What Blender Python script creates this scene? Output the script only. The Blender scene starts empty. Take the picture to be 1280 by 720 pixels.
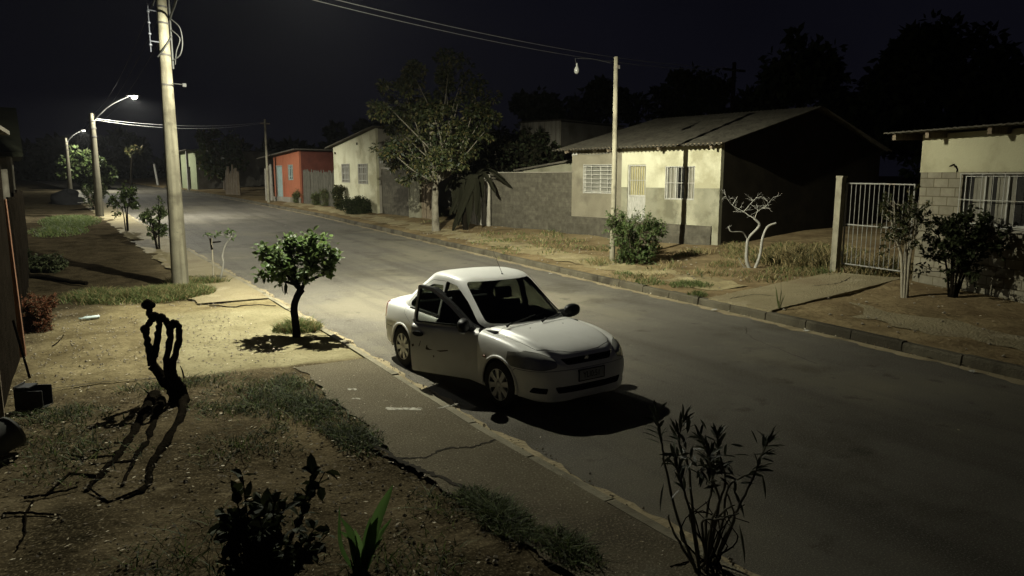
import bpy, bmesh, math, random
import numpy as np
from mathutils import Vector, Matrix
from mathutils.bvhtree import BVHTree

S = bpy.context.scene
COL = S.collection
R = math.radians

# ------------------------------------------------------------------ camera
CAM_H = 2.85
FOC = 920.0                                     # focal length in photo pixels (photo is 1280 wide)
PITCH = math.atan(139.0 / FOC)
YAW = math.atan(540.0 / math.hypot(FOC, 139.0))
cam_d = bpy.data.cameras.new("camera")
cam = bpy.data.objects.new("camera", cam_d)
COL.objects.link(cam)
cam_d.sensor_width = 36.0
cam_d.lens = FOC / 1280.0 * 36.0
cam_d.clip_start = 0.05
cam_d.clip_end = 2000.0
cam.location = (0, 0, CAM_H)
cam.rotation_euler = (R(90) - PITCH, 0, -YAW)
S.camera = cam

# ------------------------------------------------------------------ night sky, moonless: only a trace of sky light
W = bpy.data.worlds.new("World")
S.world = W
W.use_nodes = True
wn, wl = W.node_tree.nodes, W.node_tree.links
wn.clear()
w_out = wn.new("ShaderNodeOutputWorld")
w_bg = wn.new("ShaderNodeBackground")
w_tc = wn.new("ShaderNodeTexCoord")
w_no = wn.new("ShaderNodeTexNoise")
w_no.inputs["Scale"].default_value = 2.2
w_no.inputs["Detail"].default_value = 5
w_cr = wn.new("ShaderNodeValToRGB")
w_cr.color_ramp.elements[0].position = .3
w_cr.color_ramp.elements[0].color = (.0022, .0022, .0038, 1)
w_cr.color_ramp.elements[1].position = .75
w_cr.color_ramp.elements[1].color = (.0042, .0042, .0074, 1)
wl.new(w_tc.outputs["Generated"], w_no.inputs["Vector"])
wl.new(w_no.outputs["Fac"], w_cr.inputs["Fac"])
wl.new(w_cr.outputs["Color"], w_bg.inputs["Color"])
w_bg.inputs["Strength"].default_value = 1.0
wl.new(w_bg.outputs["Background"], w_out.inputs["Surface"])

S.render.engine = "CYCLES"
S.view_settings.view_transform = "Standard"
S.view_settings.look = "None"
S.view_settings.exposure = 0.0
S.view_settings.gamma = 1.0
S.view_settings.use_curve_mapping = False
S.cycles.use_denoising = True
S.cycles.max_bounces = 5
S.cycles.transparent_max_bounces = 12
S.cycles.sample_clamp_indirect = 3.0

# street lamp lights: (location, watts, colour)
LAMP_POS = (4.05, 14.5, 7.4)
LAMP_W, LAMP_COL = 15500.0, (1.0, .985, .80)
FAR_LAMP_W, FAR_LAMP_COL = 9000.0, (1.0, .985, .86)

# ------------------------------------------------------------------ terrain
def rise(y):
    """the street climbs gently away from the camera"""
    y = min(y, 130.0)
    return .02 * math.log1p(math.exp((y - 18) / 2.0)) * 2.0 if y < 100 else .02 * (y - 18)

KL = [(-60, 3.9), (3, 3.9), (7, 3.72), (12, 3.72), (18, 3.65), (25, 3.36), (32, 3.0), (44, 2.4), (54, 2.0), (75, .6), (95, -1.4), (130, -6)]
KR = [(-60, 11.2), (5, 11.32), (8, 11.55), (12, 11.8), (18, 12.06), (23.3, 12.2), (31, 12.2), (44, 12.15), (63, 11.2), (77, 10.2), (95, 8.4), (130, 4)]
def kl(y): return float(np.interp(y, [k[0] for k in KL], [k[1] for k in KL]))
def kr(y): return float(np.interp(y, [k[0] for k in KR], [k[1] for k in KR]))
def gz(x, y):
    e = rise(y)
    if x < kl(y): return .06 + e
    if x < kr(y): return e
    return .16 + .05 * min(x - kr(y), 12) + e

_fw = Vector((math.sin(YAW) * math.cos(PITCH), math.cos(YAW) * math.cos(PITCH), -math.sin(PITCH)))
RT = Vector((math.cos(YAW), -math.sin(YAW), 0))       # sideways and onward directions of the view
FW = Vector((math.sin(YAW), math.cos(YAW), 0))
_up = RT.cross(_fw)
def ray(px, py):
    return (_fw * FOC + RT * (px - 640) - _up * (py - 360)).normalized()
def ground(px, py):
    """the point of the ground seen at a photo pixel"""
    z = 0.0
    d = ray(px, py)
    for i in range(60):
        if CAM_H - z < .05: z = 0
        p = d * ((z - CAM_H) / d.z)
        z = .6 * z + .4 * gz(p.x, p.y)
    return Vector((p.x, p.y, z))
def at_range(px, py, base):
    """the point at a photo pixel as far away as the ground point base"""
    d = ray(px, py)
    t = Vector((base.x, base.y, 0)).dot(FW) / Vector((d.x, d.y, 0)).dot(FW)
    return Vector((d.x * t, d.y * t, CAM_H + d.z * t))

# ------------------------------------------------------------------ helpers
def tag(o, label=None, cat=None, group=None, kind=None):
    if label: o["label"] = label
    if cat: o["category"] = cat
    if group: o["group"] = group
    if kind: o["kind"] = kind
    return o

def empty(name, loc=(0, 0, 0), rz=0.0, label=None, cat=None, group=None):
    o = bpy.data.objects.new(name, None)
    o.empty_display_size = .2
    COL.objects.link(o)
    o.location = loc
    o.rotation_euler = (0, 0, rz)
    return tag(o, label, cat, group)

def smooth_path(pts, n=6):
    """Catmull-Rom through the points"""
    P = [Vector(p) for p in pts]
    if len(P) < 3: return P
    out = []
    for i in range(len(P) - 1):
        p0 = P[i - 1] if i else P[0] * 2 - P[1]
        p1, p2 = P[i], P[i + 1]
        p3 = P[i + 2] if i + 2 < len(P) else P[-1] * 2 - P[-2]
        for k in range(n):
            t = k / n
            out.append(.5 * ((2 * p1) + (p2 - p0) * t + (2 * p0 - 5 * p1 + 4 * p2 - p3) * t * t + (3 * p1 - p0 - 3 * p2 + p3) * t ** 3))
    out.append(P[-1])
    return out

class MB:
    """collects shapes, builds one mesh object"""
    def __init__(s):
        s.v, s.f, s.m = [], [], []
    def add(s, verts, faces, mi=0):
        b = len(s.v)
        s.v.extend([tuple(p) for p in verts])
        for f in faces:
            s.f.append(tuple(i + b for i in f)); s.m.append(mi)
    def box(s, x0, x1, y0, y1, z0, z1, mi=0, M=None):
        v = [Vector(p) for p in ((x0, y0, z0), (x1, y0, z0), (x1, y1, z0), (x0, y1, z0), (x0, y0, z1), (x1, y0, z1), (x1, y1, z1), (x0, y1, z1))]
        if M is not None: v = [M @ p for p in v]
        s.add(v, [(0, 3, 2, 1), (4, 5, 6, 7), (0, 1, 5, 4), (1, 2, 6, 5), (2, 3, 7, 6), (3, 0, 4, 7)], mi)
        return s
    def prism(s, poly, a, b, mi=0):
        """poly = list of 3D points, swept from offset a to offset b (vectors)"""
        a, b = Vector(a), Vector(b)
        n = len(poly)
        v = [Vector(p) + a for p in poly] + [Vector(p) + b for p in poly]
        s.add(v, [tuple(range(n))[::-1], tuple(range(n, 2 * n))] + [(i, (i + 1) % n, n + (i + 1) % n, n + i) for i in range(n)], mi)
        return s
    def tube(s, pts, r, r2=None, seg=7, mi=0, cap=True, radii=None):
        P = [Vector(p) for p in pts]
        n = len(P)
        if r2 is None: r2 = r
        base = len(s.v)
        up = None
        for i, p in enumerate(P):
            t = (P[min(i + 1, n - 1)] - P[max(i - 1, 0)])
            if t.length < 1e-9: t = Vector((0, 0, 1))
            t.normalize()
            if up is None:
                up = Vector((0, 0, 1)) if abs(t.z) < .9 else Vector((1, 0, 0))
            a = t.cross(up)
            if a.length < 1e-6: a = t.cross(Vector((0, 1, 0)))
            a.normalize(); b = a.cross(t); up = -b if False else b
            rr = radii[i] if radii else r + (r2 - r) * i / max(1, n - 1)
            for k in range(seg):
                an = 2 * math.pi * k / seg
                s.v.append(tuple(p + a * (rr * math.cos(an)) + b * (rr * math.sin(an))))
            up = b
        for i in range(n - 1):
            for k in range(seg):
                k2 = (k + 1) % seg
                s.f.append((base + i * seg + k, base + i * seg + k2, base + (i + 1) * seg + k2, base + (i + 1) * seg + k)); s.m.append(mi)
        if cap:
            s.f.append(tuple(base + k for k in range(seg))[::-1]); s.m.append(mi)
            s.f.append(tuple(base + (n - 1) * seg + k for k in range(seg))); s.m.append(mi)
        return s
    def lathe(s, prof, seg=16, mi=0, M=None, closed=False):
        """prof = (radius, z) pairs, about the z axis"""
        b = len(s.v); n = len(prof)
        for r, z in prof:
            for k in range(seg):
                a = 2 * math.pi * k / seg
                p = Vector((r * math.cos(a), r * math.sin(a), z))
                s.v.append(tuple(M @ p if M is not None else p))
        for i in range(n - 1 + (1 if closed else 0)):
            j = (i + 1) % n
            for k in range(seg):
                k2 = (k + 1) % seg
                s.f.append((b + i * seg + k, b + i * seg + k2, b + j * seg + k2, b + j * seg + k)); s.m.append(mi)
        if not closed:
            s.f.append(tuple(b + k for k in range(seg))[::-1]); s.m.append(mi)
            s.f.append(tuple(b + (n - 1) * seg + k for k in range(seg))); s.m.append(mi)
        return s
    def build(s, name, mats, parent=None, smooth=None, loc=None, fix=False):
        me = bpy.data.meshes.new(name)
        me.from_pydata(s.v, [], s.f)
        if not isinstance(mats, (list, tuple)): mats = [mats]
        for m in mats: me.materials.append(m)
        if len(mats) > 1: me.polygons.foreach_set("material_index", s.m)
        if fix:
            bm = bmesh.new(); bm.from_mesh(me)
            bmesh.ops.recalc_face_normals(bm, faces=bm.faces); bm.to_mesh(me); bm.free()
        if smooth is not None:
            me.polygons.foreach_set("use_smooth", [True] * len(me.polygons))
            if smooth < 179: me.set_sharp_from_angle(angle=R(smooth))
        me.update()
        o = bpy.data.objects.new(name, me)
        COL.objects.link(o)
        if parent: o.parent = parent
        if loc is not None: o.location = loc
        return o

def struct(o):
    o["kind"] = "structure"
    return o

def copy_tree(o, parent=None):
    c = o.copy(); COL.objects.link(c)
    c.parent = parent
    for ch in list(o.children): copy_tree(ch, c)
    return c

# ------------------------------------------------------------------ materials
def mat(name, cols, scale=6.0, rough=.8, bump=0.0, bscale=None, detail=6.0, metal=0.0, big=None, spec=.15, coat=0.0, stops=None,
        streak=None, grain=None, obj_rand=0.0, trans=0.0):
    """Principled surface whose colour wanders through cols with noise.
    big=(colour, scale, threshold, amount): blotches; streak=(colour, x-scale, z-scale, amount): vertical runs; grain: fine speckle amount"""
    m = bpy.data.materials.new(name)
    m.use_nodes = True
    nt = m.node_tree; N, L = nt.nodes, nt.links
    p = N["Principled BSDF"]
    p.inputs["Roughness"].default_value = rough
    p.inputs["Metallic"].default_value = metal
    p.inputs["Specular IOR Level"].default_value = spec
    p.inputs["Coat Weight"].default_value = coat
    tc = N.new("ShaderNodeTexCoord")
    vec = tc.outputs["Object"]
    no = N.new("ShaderNodeTexNoise")
    no.inputs["Scale"].default_value = scale; no.inputs["Detail"].default_value = detail
    no.inputs["Roughness"].default_value = .62
    L.new(vec, no.inputs["Vector"])
    cr = N.new("ShaderNodeValToRGB")
    els = cr.color_ramp.elements
    while len(els) < len(cols): els.new(.5)
    for i, c in enumerate(cols):
        els[i].position = stops[i] if stops else (.3 + .42 * i / max(1, len(cols) - 1))
        els[i].color = (c[0], c[1], c[2], 1)
    L.new(no.outputs["Fac"], cr.inputs["Fac"])
    col = cr.outputs["Color"]
    def mix(a, b, fac):
        x = N.new("ShaderNodeMix"); x.data_type = "RGBA"
        L.new(fac, x.inputs[0]); L.new(a, x.inputs[6])
        if isinstance(b, tuple): x.inputs[7].default_value = (b[0], b[1], b[2], 1)
        else: L.new(b, x.inputs[7])
        return x.outputs[2]
    def ramp(src, lo, hi, mx):
        r = N.new("ShaderNodeMapRange")
        r.inputs[1].default_value = lo; r.inputs[2].default_value = hi; r.inputs[3].default_value = 0; r.inputs[4].default_value = mx
        L.new(src, r.inputs[0]); return r.outputs[0]
    bigs = big if isinstance(big, list) else ([big] if big else [])
    for c, sc, th, am in bigs:
        n2 = N.new("ShaderNodeTexNoise"); n2.inputs["Scale"].default_value = sc; n2.inputs["Detail"].default_value = 5
        n2.inputs["Roughness"].default_value = .6
        mp0 = N.new("ShaderNodeMapping"); mp0.inputs["Location"].default_value = (sc * 3.7, sc * 1.3, 2.1)
        L.new(vec, mp0.inputs["Vector"]); L.new(mp0.outputs["Vector"], n2.inputs["Vector"])
        col = mix(col, c, ramp(n2.outputs["Fac"], th, th + .12, am))
    if streak:
        c, xs, zs, am = streak
        mp = N.new("ShaderNodeMapping"); mp.inputs["Scale"].default_value = (xs, xs, zs) if not isinstance(xs, tuple) else (xs[0], xs[1], zs)
        L.new(vec, mp.inputs["Vector"])
        n3 = N.new("ShaderNodeTexNoise"); n3.inputs["Scale"].default_value = 1; n3.inputs["Detail"].default_value = 6
        L.new(mp.outputs["Vector"], n3.inputs["Vector"])
        col = mix(col, c, ramp(n3.outputs["Fac"], .48, .68, am))
    if grain:
        n4 = N.new("ShaderNodeTexNoise"); n4.inputs["Scale"].default_value = grain[1]; n4.inputs["Detail"].default_value = 2
        L.new(vec, n4.inputs["Vector"])
        col = mix(col, grain[0], ramp(n4.outputs["Fac"], .52, .72, grain[2]))
    L.new(col, p.inputs["Base Color"])
    if bump:
        nb = N.new("ShaderNodeTexNoise"); nb.inputs["Scale"].default_value = bscale or scale * 4; nb.inputs["Detail"].default_value = 5
        L.new(vec, nb.inputs["Vector"])
        b = N.new("ShaderNodeBump"); b.inputs["Strength"].default_value = min(1.0, bump); b.inputs["Distance"].default_value = .02 * max(1, bump)
        L.new(nb.outputs["Fac"], b.inputs["Height"]); L.new(b.outputs["Normal"], p.inputs["Normal"])
    return m

def leaf_mat(name, c1, c2, c3, rough=.5, trans=.35, spec=.22):
    """leaf: colour differs leaf by leaf (random per face island), a little light comes through"""
    m = bpy.data.materials.new(name); m.use_nodes = True
    nt = m.node_tree; N, L = nt.nodes, nt.links
    p = N["Principled BSDF"]
    ge = N.new("ShaderNodeNewGeometry")
    cr = N.new("ShaderNodeValToRGB")
    cr.color_ramp.elements.new(.5)
    for e, pos, c in zip(cr.color_ramp.elements, (0, .55, 1), (c1, c2, c3)):
        e.position = pos; e.color = (c[0], c[1], c[2], 1)
    L.new(ge.outputs["Random Per Island"], cr.inputs["Fac"])
    L.new(cr.outputs["Color"], p.inputs["Base Color"])
    p.inputs["Roughness"].default_value = rough
    p.inputs["Specular IOR Level"].default_value = spec
    tr = N.new("ShaderNodeBsdfTranslucent")
    L.new(cr.outputs["Color"], tr.inputs["Color"])
    mx = N.new("ShaderNodeMixShader"); mx.inputs[0].default_value = trans
    L.new(p.outputs[0], mx.inputs[1]); L.new(tr.outputs[0], mx.inputs[2])
    L.new(mx.outputs[0], N["Material Output"].inputs["Surface"])
    return m

def glass_mat(name, tint, amount):
    m = bpy.data.materials.new(name); m.use_nodes = True
    nt = m.node_tree; N, L = nt.nodes, nt.links
    N.remove(N["Principled BSDF"])
    t = N.new("ShaderNodeBsdfTransparent"); t.inputs["Color"].default_value = (*tint, 1)
    g = N.new("ShaderNodeBsdfGlossy"); g.inputs["Roughness"].default_value = .03
    g.inputs["Color"].default_value = (.9, .9, .9, 1)
    lw = N.new("ShaderNodeFresnel"); lw.inputs["IOR"].default_value = 1.5
    no = N.new("ShaderNodeTexNoise"); no.inputs["Scale"].default_value = 9
    mr = N.new("ShaderNodeMath"); mr.operation = "MULTIPLY_ADD"; mr.inputs[1].default_value = .02; mr.inputs[2].default_value = .02
    L.new(no.outputs["Fac"], mr.inputs[0]); L.new(mr.outputs[0], g.inputs["Roughness"])
    mx = N.new("ShaderNodeMixShader")
    ge = N.new("ShaderNodeNewGeometry"); fr = N.new("ShaderNodeMath"); fr.operation = "SUBTRACT"; fr.use_clamp = True
    L.new(lw.outputs[0], fr.inputs[0]); L.new(ge.outputs["Backfacing"], fr.inputs[1])      # reflect on the outer face only
    L.new(fr.outputs[0], mx.inputs[0]); L.new(t.outputs[0], mx.inputs[1]); L.new(g.outputs[0], mx.inputs[2])
    L.new(mx.outputs[0], N["Material Output"].inputs["Surface"])
    return m

def emit_mat(name, c, s):
    m = bpy.data.materials.new(name); m.use_nodes = True
    p = m.node_tree.nodes["Principled BSDF"]
    p.inputs["Base Color"].default_value = (*c, 1)
    p.inputs["Emission Color"].default_value = (*c, 1); p.inputs["Emission Strength"].default_value = s
    return m

def block_mat(name, c1, c2, mortar, bw=.40, bh=.20, ms=.012, axis="XZ", bump=.6, rough=.9, stain=None):
    """hollow-block masonry: brick texture laid on the wall's own axes"""
    m = mat(name, [c1, c2], scale=5, rough=rough)
    nt = m.node_tree; N, L = nt.nodes, nt.links
    p = N["Principled BSDF"]
    old = p.inputs["Base Color"].links[0].from_socket
    tc = N.new("ShaderNodeTexCoord"); sp = N.new("ShaderNodeSeparateXYZ"); cb = N.new("ShaderNodeCombineXYZ")
    L.new(tc.outputs["Object"], sp.inputs[0])
    ad = N.new("ShaderNodeMath"); ad.operation = "ADD"
    L.new(sp.outputs[0], ad.inputs[0]); L.new(sp.outputs[1], ad.inputs[1])
    L.new(ad.outputs[0], cb.inputs[0]); L.new(sp.outputs[2], cb.inputs[1])
    br = N.new("ShaderNodeTexBrick")
    br.inputs["Scale"].default_value = 1; br.inputs["Brick Width"].default_value = bw; br.inputs["Row Height"].default_value = bh
    br.inputs["Mortar Size"].default_value = ms; br.inputs["Mortar Smooth"].default_value = .3
    br.inputs["Color1"].default_value = (.82, .82, .82, 1); br.inputs["Color2"].default_value = (1.1, 1.1, 1.1, 1); br.inputs["Mortar"].default_value = (*[c for c in mortar], 1)
    L.new(cb.outputs[0], br.inputs["Vector"])
    mu = N.new("ShaderNodeMix"); mu.data_type = "RGBA"; mu.blend_type = "MULTIPLY"; mu.inputs[0].default_value = 1
    L.new(old, mu.inputs[6]); L.new(br.outputs["Color"], mu.inputs[7])
    L.new(mu.outputs[2], p.inputs["Base Color"])
    b = N.new("ShaderNodeBump"); b.inputs["Strength"].default_value = bump; b.inputs["Distance"].default_value = .02; b.invert = True
    L.new(br.outputs["Fac"], b.inputs["Height"]); L.new(b.outputs["Normal"], p.inputs["Normal"])
    return m
# ------------------------------------------------------------------ ground, road, pavements
dirt_m = mat("dirt", [(.024, .019, .011), (.052, .041, .024), (.105, .084, .050)], scale=1.3, rough=.95, bump=2.2, bscale=9, detail=12,
             big=[((.115, .090, .050), .35, .55, .7), ((.018, .015, .009), .8, .54, .85), ((.14, .115, .07), 2.7, .62, .6)], grain=((.20, .165, .10), 45, .5), spec=0)
verge_m = mat("dry_earth", [(.085, .060, .032), (.15, .112, .060), (.22, .17, .09)], scale=1.1, rough=.95, bump=2.0, bscale=8, detail=12,
              big=[((.22, .175, .095), .3, .5, .6), ((.05, .042, .022), .6, .56, .6)], grain=((.05, .04, .025), 50, .5), spec=0)
sand_m = mat("sand", [(.145, .118, .060), (.23, .192, .10), (.31, .268, .145)], scale=1.4, rough=.95, bump=2.6, bscale=9, detail=14,
             big=[((.105, .078, .042), .8, .53, .85), ((.34, .29, .175), .45, .57, .6), ((.075, .055, .03), 3.1, .62, .8)], grain=((.085, .062, .033), 30, .75))
asph_m = mat("asphalt", [(.090, .082, .066), (.140, .128, .104)], scale=.5, rough=.86, bump=1.1, bscale=120, detail=13, spec=.12,
             big=[((.165, .148, .105), .20, .50, .75), ((.060, .053, .038), .45, .55, .75), ((.045, .040, .029), 1.9, .60, .75), ((.18, .16, .12), 4.3, .63, .5)], grain=((.25, .235, .195), 60, .65), streak=((.058, .052, .042), (1.5, .07), 1, .6))
slab_m = mat("old_paving", [(.088, .074, .047), (.132, .113, .073)], scale=.9, rough=.9, bump=1.4, bscale=80, detail=12,
             big=[((.055, .044, .028), .7, .54, .6), ((.15, .135, .10), 1.2, .6, .5)], grain=((.24, .21, .145), 48, .75), spec=.1)
walk_m = mat("worn_concrete", [(.16, .134, .076), (.235, .20, .118)], scale=.8, rough=.92, bump=2.0, bscale=22, detail=10,
             big=[((.14, .105, .06), .5, .54, .7), ((.33, .29, .19), .9, .58, .5)], grain=((.11, .085, .05), 45, .5))
kerb_m = mat("kerb_stone", [(.14, .125, .085), (.22, .20, .14)], scale=2, rough=.9, bump=.8, bscale=40, big=((.07, .06, .04), 1.1, .52, .7))
gut_m = mat("gutter_dirt", [(.20, .165, .095), (.30, .25, .155)], scale=2, rough=.95, bump=1.5, bscale=18, big=((.12, .095, .055), 1.5, .55, .7))

def layer(m, box, soft, nscale, namp, c1, c2, cscale, gr):
    """lay a patch of another colour over material m: box = (x0, x1, y0, y1), its edge eaten by noise"""
    nt = m.node_tree; N, L = nt.nodes, nt.links; p = N["Principled BSDF"]; old = p.inputs["Base Color"].links[0].from_socket
    tc = N.new("ShaderNodeTexCoord"); sp = N.new("ShaderNodeSeparateXYZ"); L.new(tc.outputs["Object"], sp.inputs[0])
    def mth(op, a, b):
        n = N.new("ShaderNodeMath"); n.operation = op
        for k, v in enumerate((a, b)):
            if isinstance(v, (int, float)): n.inputs[k].default_value = v
            else: L.new(v, n.inputs[k])
        return n.outputs[0]
    no = N.new("ShaderNodeTexNoise"); no.inputs["Scale"].default_value = nscale; no.inputs["Detail"].default_value = 9; no.inputs["Roughness"].default_value = .68
    L.new(tc.outputs["Object"], no.inputs["Vector"])
    d = mth("MINIMUM", mth("MINIMUM", mth("SUBTRACT", sp.outputs[0], box[0]), mth("SUBTRACT", box[1], sp.outputs[0])), mth("MINIMUM", mth("SUBTRACT", sp.outputs[1], box[2]), mth("SUBTRACT", box[3], sp.outputs[1])))
    d = mth("ADD", d, mth("MULTIPLY", mth("SUBTRACT", no.outputs["Fac"], .5), namp))
    mr = N.new("ShaderNodeMapRange"); mr.interpolation_type = "SMOOTHSTEP"; mr.inputs[1].default_value = -soft; mr.inputs[2].default_value = soft
    L.new(d, mr.inputs[0])
    n2 = N.new("ShaderNodeTexNoise"); n2.inputs["Scale"].default_value = cscale; n2.inputs["Detail"].default_value = 13; n2.inputs["Roughness"].default_value = .7
    L.new(tc.outputs["Object"], n2.inputs["Vector"])
    cr = N.new("ShaderNodeValToRGB"); cr.color_ramp.elements[0].position = .34; cr.color_ramp.elements[1].position = .68
    cr.color_ramp.elements[0].color = (*c1, 1); cr.color_ramp.elements[1].color = (*c2, 1); L.new(n2.outputs["Fac"], cr.inputs["Fac"])
    n3 = N.new("ShaderNodeTexNoise"); n3.inputs["Scale"].default_value = 26; n3.inputs["Detail"].default_value = 4; L.new(tc.outputs["Object"], n3.inputs["Vector"])
    m3 = N.new("ShaderNodeMapRange"); m3.inputs[1].default_value = .56; m3.inputs[2].default_value = .70; m3.inputs[4].default_value = .75; L.new(n3.outputs["Fac"], m3.inputs[0])
    def mix(a, b, f):
        x = N.new("ShaderNodeMix"); x.data_type = "RGBA"; L.new(f, x.inputs[0]); L.new(a, x.inputs[6])
        if isinstance(b, tuple): x.inputs[7].default_value = (*b, 1)
        else: L.new(b, x.inputs[7])
        return x.outputs[2]
    L.new(mix(old, mix(cr.outputs["Color"], gr, m3.outputs[0]), mr.outputs[0]), p.inputs["Base Color"])
layer(dirt_m, (-30, 1.5, 18.6, 44), .5, .7, 2.2, (.014, .011, .0065), (.055, .043, .025), 1.6, (.085, .068, .04))  # darker ground across the back of the left yard
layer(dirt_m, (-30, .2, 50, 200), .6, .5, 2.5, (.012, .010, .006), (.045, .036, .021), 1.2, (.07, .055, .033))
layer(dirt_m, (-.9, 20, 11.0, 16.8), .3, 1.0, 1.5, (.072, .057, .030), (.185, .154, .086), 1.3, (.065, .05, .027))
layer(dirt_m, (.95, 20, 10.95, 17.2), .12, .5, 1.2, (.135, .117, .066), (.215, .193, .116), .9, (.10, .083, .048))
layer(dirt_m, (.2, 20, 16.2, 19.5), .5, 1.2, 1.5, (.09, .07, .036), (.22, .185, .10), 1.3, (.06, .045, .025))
def wob(x, y, a=.02):
    return a * (math.sin(x * 1.7 + 1.3 * math.sin(y * 1.1)) + math.sin(y * 2.3 + x * .9) + .6 * math.sin(x * 5.1 - y * 3.7))

ys = [-60, -30, -12] + list(np.arange(-6, 40, .5)) + list(np.arange(40, 132, 2.0)) + [160, 200, 260, 400, 700]
lo = [-700, -300, -120, -60, -35, -22, -14] + list(np.arange(-10, -.001, .5))
def build_ground():
    mb = MB(); idx = []
    for y in ys:
        a, b, e = kl(y), kr(y), rise(y)
        row = [(a + x - .20 if x > -12 else x, 0) for x in lo]
        row = [(x, .06 + e + (wob(x, y) * min(1, max(0, a - .3 - x)) if x > -30 else 0)) for x, _ in row]
        row += [(a - .10, .05 + e), (a - .05, e - .10), (b + .06, e - .10), (b + .10, e + .14)]
        for d in list(np.arange(.25, 10, .5)) + [12, 16, 24, 40, 80, 160, 400, 700]:
            x = b + d
            row.append((x, gz(x, y) + (wob(x, y, .018) * min(1, d - .2) if d < 20 else 0)))
        idx.append(len(mb.v)); mb.v.extend([(x, y, z) for x, z in row]); n = len(row)
    nl = len(lo) + 2
    for i in range(len(ys) - 1):
        for k in range(n - 1):
            mb.f.append((idx[i] + k, idx[i] + k + 1, idx[i + 1] + k + 1, idx[i + 1] + k)); mb.m.append(0 if k < nl else 1)
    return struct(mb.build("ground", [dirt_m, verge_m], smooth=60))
build_ground()

def strip(name, y0, y1, fx0, fx1, dz, m, step=.5, zf=None, ncol=1):
    """a sheet along the street between x = fx0(y) and fx1(y)"""
    mb = MB(); Y = list(np.arange(y0, y1 + 1e-6, step))
    for y in Y:
        for c in range(ncol + 1):
            x = fx0(y) + (fx1(y) - fx0(y)) * c / ncol
            mb.v.append((x, y, (zf(x, y) if zf else rise(y)) + dz))
    for i in range(len(Y) - 1):
        for c in range(ncol):
            a = i * (ncol + 1) + c
            mb.f.append((a, a + 1, a + ncol + 2, a + ncol + 1)); mb.m.append(0)
    return struct(mb.build(name, m, smooth=60))
def jag(y, s, a=.06):
    return a * (math.sin(y * 3.1 + s) + .7 * math.sin(y * 7.7 + 2 * s) + .5 * math.sin(y * 17.3 + 3 * s))

strip("road", -60, 130, lambda y: kl(y) - .04, lambda y: kr(y) + .04, 0.0, asph_m, step=1.0, ncol=6)
strip("gutter_dirt", -4, 70, lambda y: kl(y) + .0, lambda y: kl(y) + .16 + jag(y, .4, .035), .005, gut_m, step=.12)
strip("gutter_dirt", -4, 70, lambda y: kr(y) - .20 + jag(y, 1.7, .05), lambda y: kr(y), .005, gut_m, step=.12)
FL = lambda x, y: .06 + rise(y)
strip("paving", -8, 10.72, lambda y: (2.55 if y > 6.6 else 2.55 + .0 * y) + jag(y, 2.2, .035) + max(0, 6.2 - y) * .10, lambda y: kl(y) - .115, .022, slab_m, step=.1, zf=FL)
strip("sidewalk", 17.2, 70, lambda y: float(np.interp(y, [10, 16, 17, 23, 33, 45, 70], [2.5, 2.15, 2.0, 2.07, 1.5, .93, -.6])) + jag(y, 5.0, .05), lambda y: kl(y) - .115, .026, walk_m, step=.15, zf=FL)
def kerb(side):
    f = kl if side < 0 else kr
    y = -6.0; rg = random.Random(3); mb = MB()
    while y < 95:
        L_ = 1.0 if side > 0 else 1.2
        ya, yb = y + .012, y + L_ - .012
        h = (.075 if side < 0 else .165) + rg.uniform(-.012, .012); tw = rg.uniform(-.012, .012)
        pts = []
        for yy in (ya, yb):
            x = f(yy) + tw
            e = rise(yy)
            pr = [(-.11, -.1), (-.11, h), (-.012, h), (0, h - .015), (0.01, -.1)] if side < 0 else [(-.02, -.1), (.0, h - .03), (.025, h), (.15, h), (.15, -.1)]
            pts.append([(x + a, yy, e + b) for a, b in pr])
        n = len(pts[0]); b0 = len(mb.v)
        mb.v.extend(pts[0] + pts[1])
        mb.f.append(tuple(b0 + k for k in range(n))); mb.m.append(0); mb.f.append(tuple(b0 + n + k for k in range(n))[::-1]); mb.m.append(0)
        for k in range(n):
            mb.f.append((b0 + k, b0 + n + k, b0 + n + (k + 1) % n, b0 + (k + 1) % n)); mb.m.append(0)
        y += L_
    return struct(mb.build("kerb", kerb_m if side < 0 else mat("dark_kerb_stone", [(.055, .048, .032), (.10, .09, .062)], scale=2, rough=.95, bump=1, bscale=30, big=((.03, .026, .018), 1.1, .5, .8)), fix=True))
kerb(-1); kerb(1)

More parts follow.
